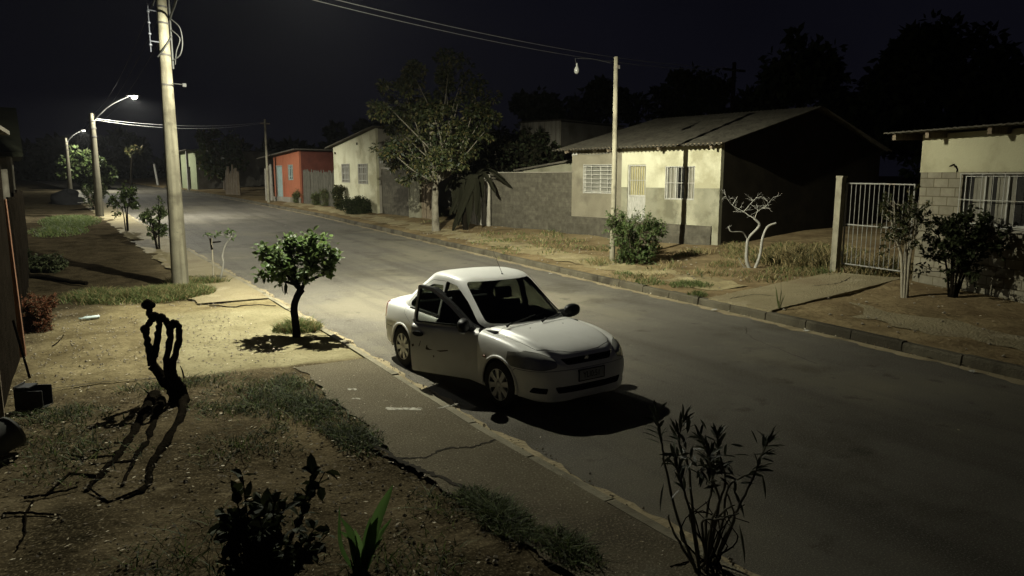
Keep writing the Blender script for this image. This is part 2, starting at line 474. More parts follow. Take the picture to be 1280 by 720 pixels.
def sheet(name, outline, dz, m, jagamp=.12, sub=14, zf=gz, seed=0, thick=0):
    """irregular patch on the ground: outline in x, y; edges broken up; triangulated from rings"""
    rg = random.Random(seed); pts = []
    P = [Vector((p[0], p[1])) for p in outline]
    for i in range(len(P)):
        a, b = P[i], P[(i + 1) % len(P)]
        for k in range(sub):
            p = a.lerp(b, k / sub); nrm = Vector((-(b - a).y, (b - a).x)).normalized()
            pts.append(p + nrm * (rg.uniform(-1, 1) * jagamp))
    c = sum(pts, Vector((0, 0))) / len(pts); mb = MB(); n = len(pts); rings = [1, .8, .6, .4, .2]
    for r in rings:
        for p in pts:
            q = c + (p - c) * r
            mb.v.append((q.x, q.y, zf(q.x, q.y) + dz + (wob(q.x, q.y) if zf is gz and q.x < 3 else 0)))
    mb.v.append((c.x, c.y, zf(c.x, c.y) + dz + (wob(c.x, c.y) if zf is gz and c.x < 3 else 0)))
    for r in range(len(rings) - 1):
        for k in range(n):
            k2 = (k + 1) % n
            mb.f.append((r * n + k, r * n + k2, (r + 1) * n + k2, (r + 1) * n + k)); mb.m.append(0)
    b = (len(rings) - 1) * n
    for k in range(n):
        mb.f.append((b + k, b + (k + 1) % n, len(mb.v) - 1)); mb.m.append(0)
    if thick:
        o = len(mb.v)
        for p in pts: mb.v.append((p.x, p.y, zf(p.x, p.y) + dz - thick))
        for k in range(n):
            k2 = (k + 1) % n
            mb.f.append((k2, k, o + k, o + k2)); mb.m.append(0)
    return struct(mb.build(name, m, smooth=50))
# drive to the gate on the far side, a slab with a broken front edge
dl, dr, dbr, dbl = ground(884, 376), ground(962, 391), ground(1128, 350), ground(1040, 342)
sheet("driveway", [(dl.x + .05, dl.y), (dr.x + .05, dr.y), (dbr.x, dbr.y), (dbl.x, dbl.y)], .045, walk_m, .025, sub=10, seed=8, thick=.08)
# trodden path along the far kerb
strip("path", 12.3, 58, lambda y: kr(y) + .75 + jag(y, 1.1, .10), lambda y: kr(y) + 2.0 + jag(y, 4.0, .14), .012, sand_m, step=.25, zf=gz, ncol=2)
strip("path", 2, 9.6, lambda y: kr(y) + .9 + jag(y, 1.1, .10), lambda y: kr(y) + 1.9 + jag(y, 4.0, .14), .012, walk_m, step=.25, zf=gz, ncol=2)
# the long crack across the paving
crack_m = mat("crack_soil", [(.012, .010, .007), (.03, .025, .016)], scale=20, rough=1)
def crack(pts, w, dz, name="crack"):
    rg = random.Random(len(pts) * 7); P = smooth_path([(p[0], p[1], 0) for p in pts], 10); mb = MB()
    for i, p in enumerate(P):
        t = (P[min(i + 1, len(P) - 1)] - P[max(0, i - 1)]).normalized(); nrm = Vector((-t.y, t.x, 0))
        q = p + nrm * rg.uniform(-.02, .02); ww = w * rg.uniform(.5, 1.3)
        for s in (-1, 1):
            r = q + nrm * (s * ww / 2); mb.v.append((r.x, r.y, gz(r.x, r.y) + dz))
    for i in range(len(P) - 1):
        mb.f.append((2 * i, 2 * i + 1, 2 * i + 3, 2 * i + 2)); mb.m.append(0)
    return struct(mb.build(name, crack_m))
crack([(2.5, 6.62), (2.75, 6.5), (3.05, 6.6), (3.3, 6.52), (3.62, 6.58)], .030, .027)
crack([(2.4, 7.3), (2.5, 6.7), (2.52, 6.5), (2.62, 6.2), (2.8, 5.6)], .06, .028)
crack([(-.9, 11.15), (0, 11.2), (.5, 11.1), (.75, 11.05)], .03, .03)
for pts in ([(7.6, 11), (8.3, 12.6), (8.2, 14.5), (9.2, 16.5), (9.0, 19)], [(9.6, 7.2), (10.2, 9.0), (10.9, 9.8)]): crack(pts, .010, .003)
c0 = ground(925, 375)
crack([(c0.x - .2, c0.y + .1), (c0.x + .5, c0.y + .05), (c0.x + .7, c0.y - .4)], .03, .05)
c0 = ground(1045, 356)
crack([(c0.x - .7, c0.y + .1), (c0.x, c0.y - .05), (c0.x + .9, c0.y + .25)], .03, .05)
# ------------------------------------------------------------------ buildings
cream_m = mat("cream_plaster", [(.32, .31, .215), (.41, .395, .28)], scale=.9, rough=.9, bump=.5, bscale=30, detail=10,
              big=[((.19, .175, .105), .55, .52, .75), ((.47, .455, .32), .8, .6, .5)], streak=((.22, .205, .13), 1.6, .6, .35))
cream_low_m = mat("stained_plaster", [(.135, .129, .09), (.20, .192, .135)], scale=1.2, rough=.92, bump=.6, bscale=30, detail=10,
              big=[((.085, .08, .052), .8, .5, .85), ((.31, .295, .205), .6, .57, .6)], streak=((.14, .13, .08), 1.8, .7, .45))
grey_m = mat("cement_render", [(.16, .145, .115), (.22, .205, .165)], scale=1.0, rough=.93, bump=.6, bscale=26, detail=10,
             big=[((.10, .09, .065), .6, .52, .7), ((.29, .275, .22), .9, .6, .5)], streak=((.11, .10, .075), 1.8, .7, .4))
green_m = mat("pale_green_plaster", [(.17, .19, .115), (.23, .25, .155)], scale=1, rough=.9, big=((.2, .21, .13), .7, .54, .6))
red_m = mat("orange_red_paint", [(.20, .068, .034), (.25, .09, .046)], scale=1.2, rough=.85, bump=.4, bscale=30, big=((.30, .085, .045), .8, .54, .6), streak=((.25, .09, .05), 2.5, .4, .5))
roof_m = mat("fibre_cement", [(.045, .041, .030), (.075, .068, .050)], scale=1.1, rough=.93, bump=.5, bscale=30, big=[((.045, .04, .03), .7, .5, .8), ((.11, .10, .077), 1.4, .6, .5)], streak=((.025, .022, .016), 3.5, .25, .7))
dark_roof_m = mat("old_dark_roofing", [(.05, .045, .035), (.09, .08, .06)], scale=2, rough=.95, bump=.5)
block_m = block_mat("concrete_blocks", (.12, .108, .076), (.17, .155, .112), (.5, .47, .4))
blockwall_m = block_mat("rendered_blocks", (.042, .038, .027), (.085, .077, .057), (.88, .87, .85), bump=.15)
wood_m = mat("weathered_wood", [(.11, .085, .055), (.19, .155, .105)], scale=3, rough=.9, bump=.7, bscale=30, streak=((.06, .045, .03), 30, 1.2, .6))
greywood_m = mat("silver_grey_wood", [(.19, .175, .14), (.29, .27, .22)], scale=4, rough=.9, bump=.6, bscale=30, streak=((.08, .07, .055), 24, 1.0, .7))
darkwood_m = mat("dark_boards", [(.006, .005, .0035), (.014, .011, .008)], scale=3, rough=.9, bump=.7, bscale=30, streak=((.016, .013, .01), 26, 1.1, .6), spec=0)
redwood_m = mat("reddish_board", [(.13, .06, .03), (.2, .10, .055)], scale=3, rough=.85, bump=.5, streak=((.06, .03, .02), 26, 1.2, .5))
white_metal = mat("white_metal", [(.24, .235, .20), (.33, .32, .28)], scale=6, rough=.5, big=((.25, .21, .15), 3, .6, .6))
steel_m = mat("bare_steel", [(.15, .145, .125), (.22, .215, .19)], scale=8, rough=.5, metal=.3, big=((.20, .13, .08), 3, .58, .6))
teal_m = mat("teal_door_paint", [(.17, .23, .21), (.24, .30, .28)], scale=3, rough=.7, streak=((.12, .13, .10), 6, .8, .5))
pane_m = mat("dim_window_glass", [(.010, .010, .010), (.025, .024, .02)], scale=2, rough=.12, spec=.5)
louvre_m = mat("ribbed_glass", [(.10, .098, .08), (.15, .145, .12)], scale=3, rough=.3)
curtain_m = mat("pale_curtain", [(.11, .105, .08), (.17, .16, .125)], scale=3, rough=.95, streak=((.12, .11, .08), 22, .15, .8))
concrete_m = mat("pole_concrete", [(.13, .12, .085), (.20, .185, .13)], scale=2.5, rough=.9, bump=.6, bscale=40, big=[((.065, .057, .04), 1.3, .52, .75), ((.05, .045, .032), 5, .6, .6)], streak=((.06, .053, .037), 9, .4, .7))
tin_m = mat("ribbed_tin", [(.28, .26, .21), (.36, .34, .28)], scale=2, rough=.7, streak=((.16, .13, .09), 6, .3, .6))

def facade(L, Rr):
    """frame of a house front: origin at its left end, x along it, y into the house"""
    u = Vector((Rr.x - L.x, Rr.y - L.y)); W = u.length
    return L, math.atan2(u.y, u.x), W
def uz(L, ang, px, py):
    u = Vector((math.cos(ang), math.sin(ang))); n = Vector((-u.y, u.x)); d = ray(px, py)
    t = n.dot(Vector((L.x, L.y))) / n.dot(Vector((d.x, d.y)))
    p = Vector((d.x * t, d.y * t)); return (p - Vector((L.x, L.y))).dot(u), CAM_H + d.z * t - L.z
def opening(L, ang, x0, y0, x1, y1):
    a = uz(L, ang, x0, y0); b = uz(L, ang, x1, y1); return (a[0], b[0], b[1], a[1])
def wall_cells(mb, x0, x1, z0, z1, y0, y1, ops=(), mi=0):
    xs = sorted(set([x0, x1] + [v for o in ops for v in o[:2] if x0 < v < x1]))
    zs = sorted(set([z0, z1] + [v for o in ops for v in o[2:] if z0 < v < z1]))
    def solid(i, k):
        if not (0 <= i < len(xs) - 1 and 0 <= k < len(zs) - 1): return False
        cx, cz = (xs[i] + xs[i + 1]) / 2, (zs[k] + zs[k + 1]) / 2
        return not any(o[0] < cx < o[1] and o[2] < cz < o[3] for o in ops)
    for i in range(len(xs) - 1):
        for k in range(len(zs) - 1):
            if not solid(i, k): continue
            a, b, c, d = xs[i], xs[i + 1], zs[k], zs[k + 1]
            mb.add([(a, y0, c), (b, y0, c), (b, y0, d), (a, y0, d)], [(0, 1, 2, 3)], mi)
            mb.add([(a, y1, c), (b, y1, c), (b, y1, d), (a, y1, d)], [(3, 2, 1, 0)], mi)
            if not solid(i - 1, k): mb.add([(a, y0, c), (a, y0, d), (a, y1, d), (a, y1, c)], [(0, 1, 2, 3)], mi)
            if not solid(i + 1, k): mb.add([(b, y0, c), (b, y1, c), (b, y1, d), (b, y0, d)], [(0, 1, 2, 3)], mi)
            if not solid(i, k - 1): mb.add([(a, y0, c), (a, y1, c), (b, y1, c), (b, y0, c)], [(0, 1, 2, 3)], mi)
            if not solid(i, k + 1): mb.add([(a, y0, d), (b, y0, d), (b, y1, d), (a, y1, d)], [(0, 1, 2, 3)], mi)
    return mb
def corrugated(name, m, parent, x0, x1, pts, period=.177, amp=.026, th=.012):
    """sheet roofing; waves run up the slope; pts = (y, z) profile from eave upward"""
    mb = MB(); n = int((x1 - x0) / period * 8); 
    for s in (0, 1):
        for i in range(n + 1):
            x = x0 + (x1 - x0) * i / n; w = amp * math.sin(2 * math.pi * x / period)
            for y, z in pts: mb.v.append((x, y, z + w - s * th))
    k = len(pts); o = (n + 1) * k
    for i in range(n):
        for j in range(k - 1):
            a = i * k + j
            mb.f.append((a, a + k, a + k + 1, a + 1)); mb.m.append(0)
            mb.f.append((o + a, o + a + 1, o + a + k + 1, o + a + k)); mb.m.append(0)
        for j in (0, k - 1):
            a = i * k + j; mb.f.append((a, o + a, o + a + k, a + k) if j == 0 else (a, a + k, o + a + k, o + a)); mb.m.append(0)
    for i in (0, n):
        for j in range(k - 1):
            a = i * k + j; mb.f.append((a, a + 1, o + a + 1, o + a)); mb.m.append(0)
    return mb.build(name, m, parent, smooth=50)
def window(parent, o, y, frame_m, bars_v=4, bars_h=2, pane=None, mull=1, fw=.045, curtain=None, grille_y=-.03, bar=.007, grille_m=None, open_leaf=False):
    x0, x1, z0, z1 = o
    mb = MB()
    for a in ((x0, x0 + fw, z0, z1), (x1 - fw, x1, z0, z1), (x0 + fw, x1 - fw, z0, z0 + fw), (x0 + fw, x1 - fw, z1 - fw, z1)):
        mb.box(a[0], a[1], y + .02, y + .07, a[2], a[3])
    for k in range(mull):
        c = x0 + (x1 - x0) * (k + 1) / (mull + 1); mb.box(c - fw * .5, c + fw * .5, y + .022, y + .068, z0 + fw, z1 - fw)
    w = mb.build("window", frame_m, parent)
    MB().box(x0 + .005, x1 - .005, y + .075, y + .082, z0 + .005, z1 - .005).build("pane", pane or pane_m, w)
    if bars_v or bars_h:
        g = MB()
        for k in range(bars_v):
            c = x0 + (x1 - x0) * (k + .5) / bars_v; g.tube([(c, y + grille_y, z0), (c, y + grille_y, z1)], bar, seg=6)
        for k in range(bars_h):
            c = z0 + (z1 - z0) * (k + .5) / bars_h; g.box(x0 - .02, x1 + .02, y + grille_y - .004 + .012, y + grille_y + .004 + .012, c - bar * 1.3, c + bar * 1.3)
        for c in (z0 + .01, z1 - .01): g.box(x0 - .02, x1 + .02, y + grille_y - .012, y + grille_y + .006, c - .012, c + .012)
        for c in (x0 - .01, x1 + .01): g.box(c - .012, c + .012, y + grille_y - .012, y + grille_y + .03, z0 - .01, z1 + .01)
        g.build("grille", grille_m or steel_m, w)
    if curtain:
        for a, b in curtain:
            mb = MB(); n = 26; xa, xb = x0 + (x1 - x0) * a, x0 + (x1 - x0) * b
            for s in (0, 1):
                for i in range(n + 1):
                    x = xa + (xb - xa) * i / n
                    for z in (z0 + .03, z1 - .03): mb.v.append((x, y + .0725 - .004 + .003 * math.sin(i * 1.9) - s * .003, z))
            for s in (0, 1):
                for i in range(n):
                    q = s * 2 * (n + 1) + i * 2
                    mb.f.append((q, q + 2, q + 3, q + 1)); mb.m.append(0)
            mb.build("curtain", curtain_m, w, smooth=60)
    return w

# --- the big house with the corrugated roof
L, ang, Wd = facade(ground(714, 291), ground(897, 308))
hc = empty("house", L, ang, "cream and grey rendered house with a wavy corrugated roof and a barred door", "house")
HT = 3.42; TH = .16; RIDGE_Y, RIDGE_Z = 5.9, 4.86; DEP = 11.6
w1 = opening(L, ang, 730, 206, 762, 242); dr_ = opening(L, ang, 785, 206, 806, 282); w2 = opening(L, ang, 833, 208, 867, 250)
w1 = (w1[0], w1[0] + 1.75, w1[2], w1[3])
spl = uz(L, ang, 777, 230)[0]
grey_stain = mat("grey_stained_front", [(.125, .112, .078), (.175, .158, .112)], scale=1.1, rough=.92, bump=.6, bscale=28, detail=10,
                 big=[((.085, .075, .055), .6, .5, .8), ((.24, .225, .16), .9, .6, .5)], streak=((.10, .09, .062), 1.8, .6, .4))
mb = MB(); wall_cells(mb, 0, spl, -.3, HT, 0, TH, [w1]); mb.build("wall", grey_stain, hc)["label"] = "grey rendered front wall around the left window"
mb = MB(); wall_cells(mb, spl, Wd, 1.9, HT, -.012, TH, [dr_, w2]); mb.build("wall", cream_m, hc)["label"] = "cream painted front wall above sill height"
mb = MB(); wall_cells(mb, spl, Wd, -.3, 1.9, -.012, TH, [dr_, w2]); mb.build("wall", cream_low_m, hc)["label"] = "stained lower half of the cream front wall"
def gable(x0, x1, m):
    mb = MB(); mb.prism([(0, TH + .002, -.4), (0, DEP, -.4), (0, DEP, HT - .05), (0, RIDGE_Y, RIDGE_Z - .08), (0, TH + .002, HT + .03)], (x0, 0, 0), (x1, 0, 0)); return mb.build("side_wall", m, hc)
gable(Wd - TH, Wd, mat("near_black_wall", [(.016, .014, .010), (.03, .026, .018)], scale=1.2, rough=1.0, spec=.02)); gable(0, TH, grey_m)  # right end wall coloured far darker than the left
MB().box(TH, Wd - TH, DEP - .16, DEP - .01, -.4, HT - .1).build("back_wall", grey_m, hc)
sl = (RIDGE_Z - HT) / (RIDGE_Y)
corrugated("roof", roof_m, hc, -.62, Wd + .32, [(-.55, HT + .06 - .55 * sl), (1.5, HT + .06 + 1.5 * sl), (RIDGE_Y, RIDGE_Z + .06)])
corrugated("roof", roof_m, hc, -.62, Wd + .32, [(DEP + .4, HT - .02), (RIDGE_Y + .004, RIDGE_Z + .055)])
mb = MB()
for x in (.1, 2.4, 4.8, Wd - .1): mb.box(x - .04, x + .04, -.48, RIDGE_Y, 0, .10, M=Matrix.Translation((0, 0, HT - .085)) @ Matrix.Shear("XY", 4, (0, 0)) if False else Matrix.Translation((0, 0, HT - .09)) @ Matrix.Rotation(math.atan(sl), 4, "X"))
mb.build("rafter", wood_m, hc)
MB().box(-.55, Wd + .28, -.40, -.34, HT - .10, HT - .02).build("eave_batten", wood_m, hc)
pz = uz(L, ang, 712, 270)[1]
mb = MB(); mb.box(-.16, spl - .35, -.16, -.002, -.3, pz); mb.build("plinth", blockwall_m, hc)
mb = MB(); mb.box(spl + .0, Wd - .25, -.075, -.014, -.3, .62); mb.box(spl + .0, Wd - .25, -.10, -.076, -.3, .30); mb.build("plinth", blockwall_m, hc)
window(hc, w1, .02, white_metal, bars_v=2, bars_h=7, pane=louvre_m, mull=1, grille_m=white_metal, bar=.010)
window(hc, w2, .02, white_metal, bars_v=8, bars_h=1, pane=pane_m, mull=2, curtain=[(.0, .30), (.62, .95)], grille_m=white_metal, bar=.009)
# door: barred top, ribbed sheet below
x0, x1, z0, z1 = dr_; zm = uz(L, ang, 806, 245)[1]
mb = MB()
for a in ((x0, x0 + .05, z0, z1), (x1 - .05, x1, z0, z1), (x0 + .05, x1 - .05, z1 - .05, z1), (x0 + .05, x1 - .05, zm - .03, zm + .03)): mb.box(a[0], a[1], .03, .09, a[2], a[3])
do = mb.build("door", white_metal, hc)
mb = MB(); n = 60
for s in (0, 1):
    for i in range(n + 1):
        x = x0 + .05 + (x1 - x0 - .1) * i / n
        for z in (z0, zm - .03): mb.v.append((x, .05 + .012 * (1 if (i // 3) % 2 else -1) + s * .02, z))
for i in range(n): mb.f.append((2 * i, 2 * i + 2, 2 * i + 3, 2 * i + 1)); mb.m.append(0)
mb.build("panel", white_metal, do)
g = MB()
for k in range(7):
    c = x0 + .05 + (x1 - x0 - .1) * (k + .5) / 7; g.tube([(c, .05, zm + .03), (c, .05, z1 - .05)], .009, seg=6)
g.box(x0 + .05, x1 - .05, .052, .06, (zm + z1) / 2 - .012, (zm + z1) / 2 + .012)
g.build("grille", white_metal, do)
MB().box(x0 + .02, x1 - .02, .10, .112, zm, z1 - .02).build("pane", mat("yellowed_glass", [(.20, .18, .09), (.28, .25, .13)], scale=3, rough=.4), do)
a = opening(L, ang, 716, 187, 722, 194)
MB().box(a[0], a[1], -.05, -.002, a[2], a[3]).build("meter_box", white_metal, hc)
lx, lz = uz(L, ang, 744, 187)
mb = MB(); mb.lathe([(.09, 0), (.10, .05), (.05, .10), (.03, .16)], 14, M=Matrix.Translation((lx, -.002, lz)) @ Matrix.Rotation(R(105), 4, "X")); mb.build("wall_lamp", white_metal, hc, smooth=40)
mb = MB(); mb.tube(smooth_path([(.0, -.03, HT - .15), (1.2, -.03, HT - .28), (2.4, -.03, HT - .17), (spl, -.03, HT - .12)], 5), .008, seg=5); mb.build("wire", steel_m, hc)

# --- concrete block house at the right edge
L = ground(1140, 352); ang = R(-106); Wd = 6.6
hd = empty("house", L, ang, "unfinished house at the right edge, cream plaster above bare concrete blocks", "house")
HT = uz(L, ang, 1150, 181)[1]; pzb = uz(L, ang, 1150, 215.5)[1]
wo = opening(L, ang, 1204, 218, 1279, 285); wo = (wo[0], wo[0] + 2.15, wo[2] - .02, wo[3])
mb = MB(); wall_cells(mb, 0, Wd, -.4, pzb, 0, .18, [wo]); mb.build("wall", block_m, hd)["label"] = "bare concrete block lower wall"
mb = MB(); wall_cells(mb, -.012, Wd, pzb + .001, HT + .22, -.014, .18, [wo]); mb.build("wall", mat("dull_cream_plaster", [(.25, .235, .15), (.31, .295, .19)], scale=.9, rough=.9, bump=.5, bscale=30, big=[((.17, .155, .095), .55, .54, .7)]), hd)["label"] = "cream plastered upper wall"
mb = MB(); mb.prism([(0, .182, -.4), (0, 8, -.4), (0, 8, HT + .30), (0, .182, HT + .18)], (0, 0, 0), (.18, 0, 0)); mb.build("side_wall", block_m, hd)
mb = MB(); mb.prism([(0, .182, -.4), (0, 8, -.4), (0, 8, HT + .30), (0, .182, HT + .18)], (Wd - .18, 0, 0), (Wd, 0, 0)); mb.build("side_wall", block_m, hd)
ez = uz(L, ang, 1122, 172)
sl = .02
corrugated("roof", roof_m, hd, -.55, Wd + .4, [(-.62, HT + .30 - .62 * sl), (8.3, HT + .30 + 8.3 * sl)], th=.03, amp=.007)
mb = MB()
for x in (-.35, .62, 2.2, 3.8, 5.4): mb.box(x - .05, x + .05, -.5, 7.8, -.09, .05, M=Matrix.Translation((0, 0, HT + .21)) @ Matrix.Rotation(math.atan(sl), 4, "X"))
mb.build("rafter", wood_m, hd)
window(hd, wo, .03, white_metal, bars_v=0, bars_h=0, mull=3, fw=.05, curtain=[(.10, .30), (.36, .56), (.68, .92)])
g = MB()
for k in range(9):
    c = wo[0] + (wo[1] - wo[0]) * k / 8; g.tube([(c, -.05, wo[2] - .03), (c, -.05, wo[3] + .02)], .011 if k % 2 == 0 else .007, seg=6)
for z in (wo[2] - .02, (wo[2] * .5 + wo[3] * .5), wo[3] + .01): g.tube([(wo[0] - .02, -.05, z), (wo[1] + .02, -.05, z)], .010, seg=6)
for k in (0, 4):
    c = wo[0] + (wo[1] - wo[0]) * k / 4
    for z in (wo[2], wo[3]): g.tube([(c, -.05, z), (c, .02, z)], .010, seg=6)
g.build("window_grille", white_metal, hd)
MB().box(wo[0] - .06, wo[1] + .06, -.07, -.002, wo[2] - .09, wo[2] - .04).build("window_sill", grey_m, hd)
bx, bz = uz(L, ang, 1194, 209)
mb = MB(); mb.tube(smooth_path([(bx - .12, -.03, bz + .02), (bx, -.04, bz + .05), (bx + .08, -.03, bz - .03), (bx + .1, -.05, bz - .10)], 4), .014, seg=5); mb.tube([(bx - .02, -.02, bz + .06), (bx + .05, -.05, bz + .01)], .02, seg=6); mb.build("cable_bracket", darkwood_m, hd)
mb = MB(); ax = uz(L, ang, 1187, 160)[0]; mb.tube([(ax + .3, 2.2, HT + .3 + 2.2 * sl), (ax + .3, 2.2, HT + 1.35 + 2.2 * sl)], .014, .008, seg=6); mb.build("roof_mast", steel_m, hd)

# --- sloping-roofed houses further along
def solve_len(Rp, heading, px):
    best = None
    for l in np.arange(.5, 40, .05):
        q = Vector((Rp.x - l * math.cos(heading), Rp.y - l * math.sin(heading), 0))
        s = 640 + FOC * q.dot(RT) / Vector((q.x, q.y, -CAM_H)).dot(_fw)
        if best is None or abs(s - px) < best[0]: best = (abs(s - px), l)
    return best[1]
def lean_to(name, L, ang, Wd, hl, hr, dep, wall_m, side_m, rf_m, ops, label, over=(.5, .25), fr=.3):
    h = empty(name, L, ang, label, "house")
    zmin = min(hl, hr)
    mb = MB(); wall_cells(mb, 0, Wd, -.4, zmin, 0, .15, ops)
    mb.prism([(0, 0, zmin + .0005), (Wd, 0, zmin + .0005), (Wd, 0, hr + .001), (0, 0, hl + .001)], (0, .0, 0), (0, .15, 0))
    mb.build("wall", wall_m, h, fix=False)
    for x0, x1, hh in ((Wd - .15, Wd, hr), (0, .15, hl)):
        MB().box(x0, x1, .152, dep, -.4, hh - .02).build("side_wall", side_m, h)
    MB().prism([(0, 0, -.4), (Wd, 0, -.4), (Wd, 0, hr - .05), (0, 0, hl - .05)], (0, dep + .002, 0), (0, dep + .15, 0)).build("back_wall", side_m, h)
    s = (hr - hl) / Wd
    mb = MB(); mb.prism([(-over[0], 0, hl - over[0] * s + .02), (Wd + over[1], 0, hr + over[1] * s + .02), (Wd + over[1], 0, hr + over[1] * s + .10), (-over[0], 0, hl - over[0] * s + .10)], (0, -fr, 0), (0, dep + .4, 0))
    mb.build("roof", rf_m, h)
    return h
L, ang, Wd = facade(ground(419, 259), ground(472, 267))
hl = uz(L, ang, 419, 184)[1]; hr = uz(L, ang, 471, 160)[1]
o1 = opening(L, ang, 427.5, 205, 437.5, 228); o2 = opening(L, ang, 448, 205, 460, 230)
hb = lean_to("house", L, ang, Wd, hl, hr, 8, cream_m, grey_m, roof_m, [o1, o2], "plain cream house with two small windows and a roof rising to the right", over=(.75, .2))
for o in (o1, o2): window(hb, o, .0, grey_m, bars_v=5, bars_h=3, pane=louvre_m, mull=1, fw=.06, grille_m=white_metal, bar=.018)
for x in (.4, 4.2):
    zz = hl + (hr - hl) * x / Wd; MB().box(x - .06, x + .06, -.05, -.002, zz - .5, zz - .36).build("vent", darkwood_m, hb)
L2, ang2, W2 = facade(ground(473, 267) + Vector((.25, 0, 0)), ground(513, 272) + Vector((.25, 0, 0)))
yw = empty("block_wall", L2, ang2, "dark rendered block wall joining the cream house to the plank gate", "wall")
MB().box(0, W2, 0, .18, -.3, 2.55).build("masonry", blockwall_m, yw)
MB().box(-.04, W2 + .02, -.03, .21, 2.552, 2.62).build("coping", grey_m, yw)

L, ang, Wd = facade(ground(344, 251), ground(376, 254))
hl = uz(L, ang, 344, 196)[1]; hr = uz(L, ang, 375, 188)[1]
o1 = opening(L, ang, 345.5, 208, 355, 248); o2 = opening(L, ang, 360.5, 206, 366.5, 225); o1 = (o1[0], o1[1], -.1, o1[3])
ha = lean_to("house", L, ang, Wd, hl, hr, 7, red_m, mat("dark_red_brick", [(.07, .022, .015), (.10, .032, .02)], scale=2, rough=.9), dark_roof_m, [o1, o2], "orange red house with a pale blue green door and one narrow window", over=(2.0, .3), fr=.5)
mb = MB(); mb.box(o1[0], o1[1], .03, .08, -.1, o1[3] - .02); d_ = mb.build("door", teal_m, ha)
mb = MB(); mb.box(o1[0] - .06, o1[0], -.02, .08, -.1, o1[3] + .05); mb.box(o1[1], o1[1] + .06, -.02, .08, -.1, o1[3] + .05); mb.box(o1[0], o1[1], -.02, .08, o1[3], o1[3] + .05); mb.build("frame", teal_m, d_)
MB().box(o1[1] - .2, o1[1] - .1, .0, .028, 1.2, 1.35).build("handle", steel_m, d_)
window(ha, o2, .0, teal_m, bars_v=2, bars_h=2, mull=1, fw=.07, bar=.015, grille_m=teal_m)
MB().box(Wd * .36, Wd * .40, -.04, -.002, -.3, hl).build("pilaster", red_m, ha)
MB().box(-.05, Wd + .05, -.10, -.003, -.4, .34).build("plinth", grey_m, ha)

Rp = ground(247, 237); ang = R(-82); Wd = solve_len(Rp, ang, 229)
L = Vector((Rp.x - Wd * math.cos(ang), Rp.y - Wd * math.sin(ang), Rp.z))
hl = uz(L, ang, 231, 191)[1]; hr = uz(L, ang, 246, 188)[1]
oo = (Wd * .38, Wd * .62, .05, 2.4)
hf = lean_to("house", L, ang, Wd, hl, hr, 9, green_m, grey_m, dark_roof_m, [oo], "small pale green house at the far bend of the street, behind the round tree", over=(.8, .3), fr=1.0)
MB().box(oo[0], oo[1], .04, .1, .05, 2.35).build("door", darkwood_m, hf)
mb = MB(); mb.box(.1, .3, -.9, -.7, -.3, hl - .05); mb.build("porch_post", white_metal, hf)
mb = MB(); mb.box(Wd - .3, Wd - .1, -.9, -.7, -.3, hr - .05); mb.build("porch_post", white_metal, hf)

# --- walls, fences and gates along the right side
L, ang, Wd = facade(ground(613, 282), ground(714, 291))
yw = empty("yard_wall", L, ang, "long grey rendered yard wall between the stick fence and the big house", "wall")
MB().box(0, Wd + .1, 0, .16, -.4, uz(L, ang, 660, 216)[1]).build("masonry", blockwall_m, yw)
zt = uz(L, ang, 660, 216)[1]
MB().box(-.02, Wd + .08, -.02, .18, zt + .002, zt + .04).build("coping", grey_m, yw)

def stick_fence(name, A, B, h, label, m, step=.085, rnd=.12, rad=.032, seed=1, posts=True, lean=.02, rails=True):
    rg = random.Random(seed); u = Vector((B.x - A.x, B.y - A.y)); n = u.length; ang = math.atan2(u.y, u.x)
    f = empty(name, A, ang, label, "fence"); dz = (B.z - A.z) / n
    x = 0.0; mb = MB()
    while x < n:
        hh = h + rg.uniform(-rnd, rnd); l = rg.uniform(-lean, lean); r = rad * rg.uniform(.7, 1.25)
        mb.tube([(x, rg.uniform(-.02, .02), dz * x - .1), (x + l * .5, rg.uniform(-.025, .025), dz * x + hh * .5), (x + l, rg.uniform(-.02, .02), dz * x + hh)], r, r * .7, seg=5)
        x += step * rg.uniform(.75, 1.25)
    mb.build("sticks", m, f, smooth=60)
    if rails:
        for z in (h * .3, h * .78):
            mb = MB(); mb.tube([(0, .06, z), (n / 2, .065, z + dz * n / 2 + .02), (n, .06, z + dz * n)], .028, seg=6); mb.build("rail", wood_m, f, smooth=60)
    if posts:
        for x in (0.02, n - .02):
            mb = MB(); mb.tube([(x, .02, -.2), (x + .01, .02, h + .15)], .085, .075, seg=8); mb.build("post", greywood_m, f, smooth=50)
    return f
A = ground(573, 277); B = ground(611, 283)
stick_fence("stick_fence", A, B, uz(A, math.atan2(B.y - A.y, B.x - A.x), 590, 222)[1], "pale upright stick fence between the banana plant and the grey yard wall", greywood_m, seed=3)
A = ground(524, 272.5); B = ground(546, 275)
stick_fence("stick_fence", A, B, 2.25, "short brown stick fence right of the cream plank gate", wood_m, seed=5, posts=False)
A = ground(379, 253.5); B = ground(420, 258.5)
stick_fence("stick_fence", A, B, uz(A, math.atan2(B.y - A.y, B.x - A.x), 400, 213)[1], "long dark stick fence between the orange red house and the cream house", mat("dark_grey_sticks", [(.05, .047, .036), (.085, .08, .062)], scale=4, rough=.9), seed=9, step=.11, rad=.045, posts=False)
L, ang, Wd = facade(ground(513, 272), ground(524, 273))
pg = empty("plank_gate", L, ang, "narrow cream plank gate beside the block wall", "gate")
mb = MB(); k = 0
while k * .16 < Wd: mb.box(k * .16, k * .16 + .15, 0, .03, .02, 2.25 - .03 * (k % 2)); k += 1
mb.build("planks", cream_low_m, pg)
for z in (.5, 1.25, 2.0): MB().box(0, Wd, .032, .07, z, z + .09).build("crossbar", wood_m, pg)
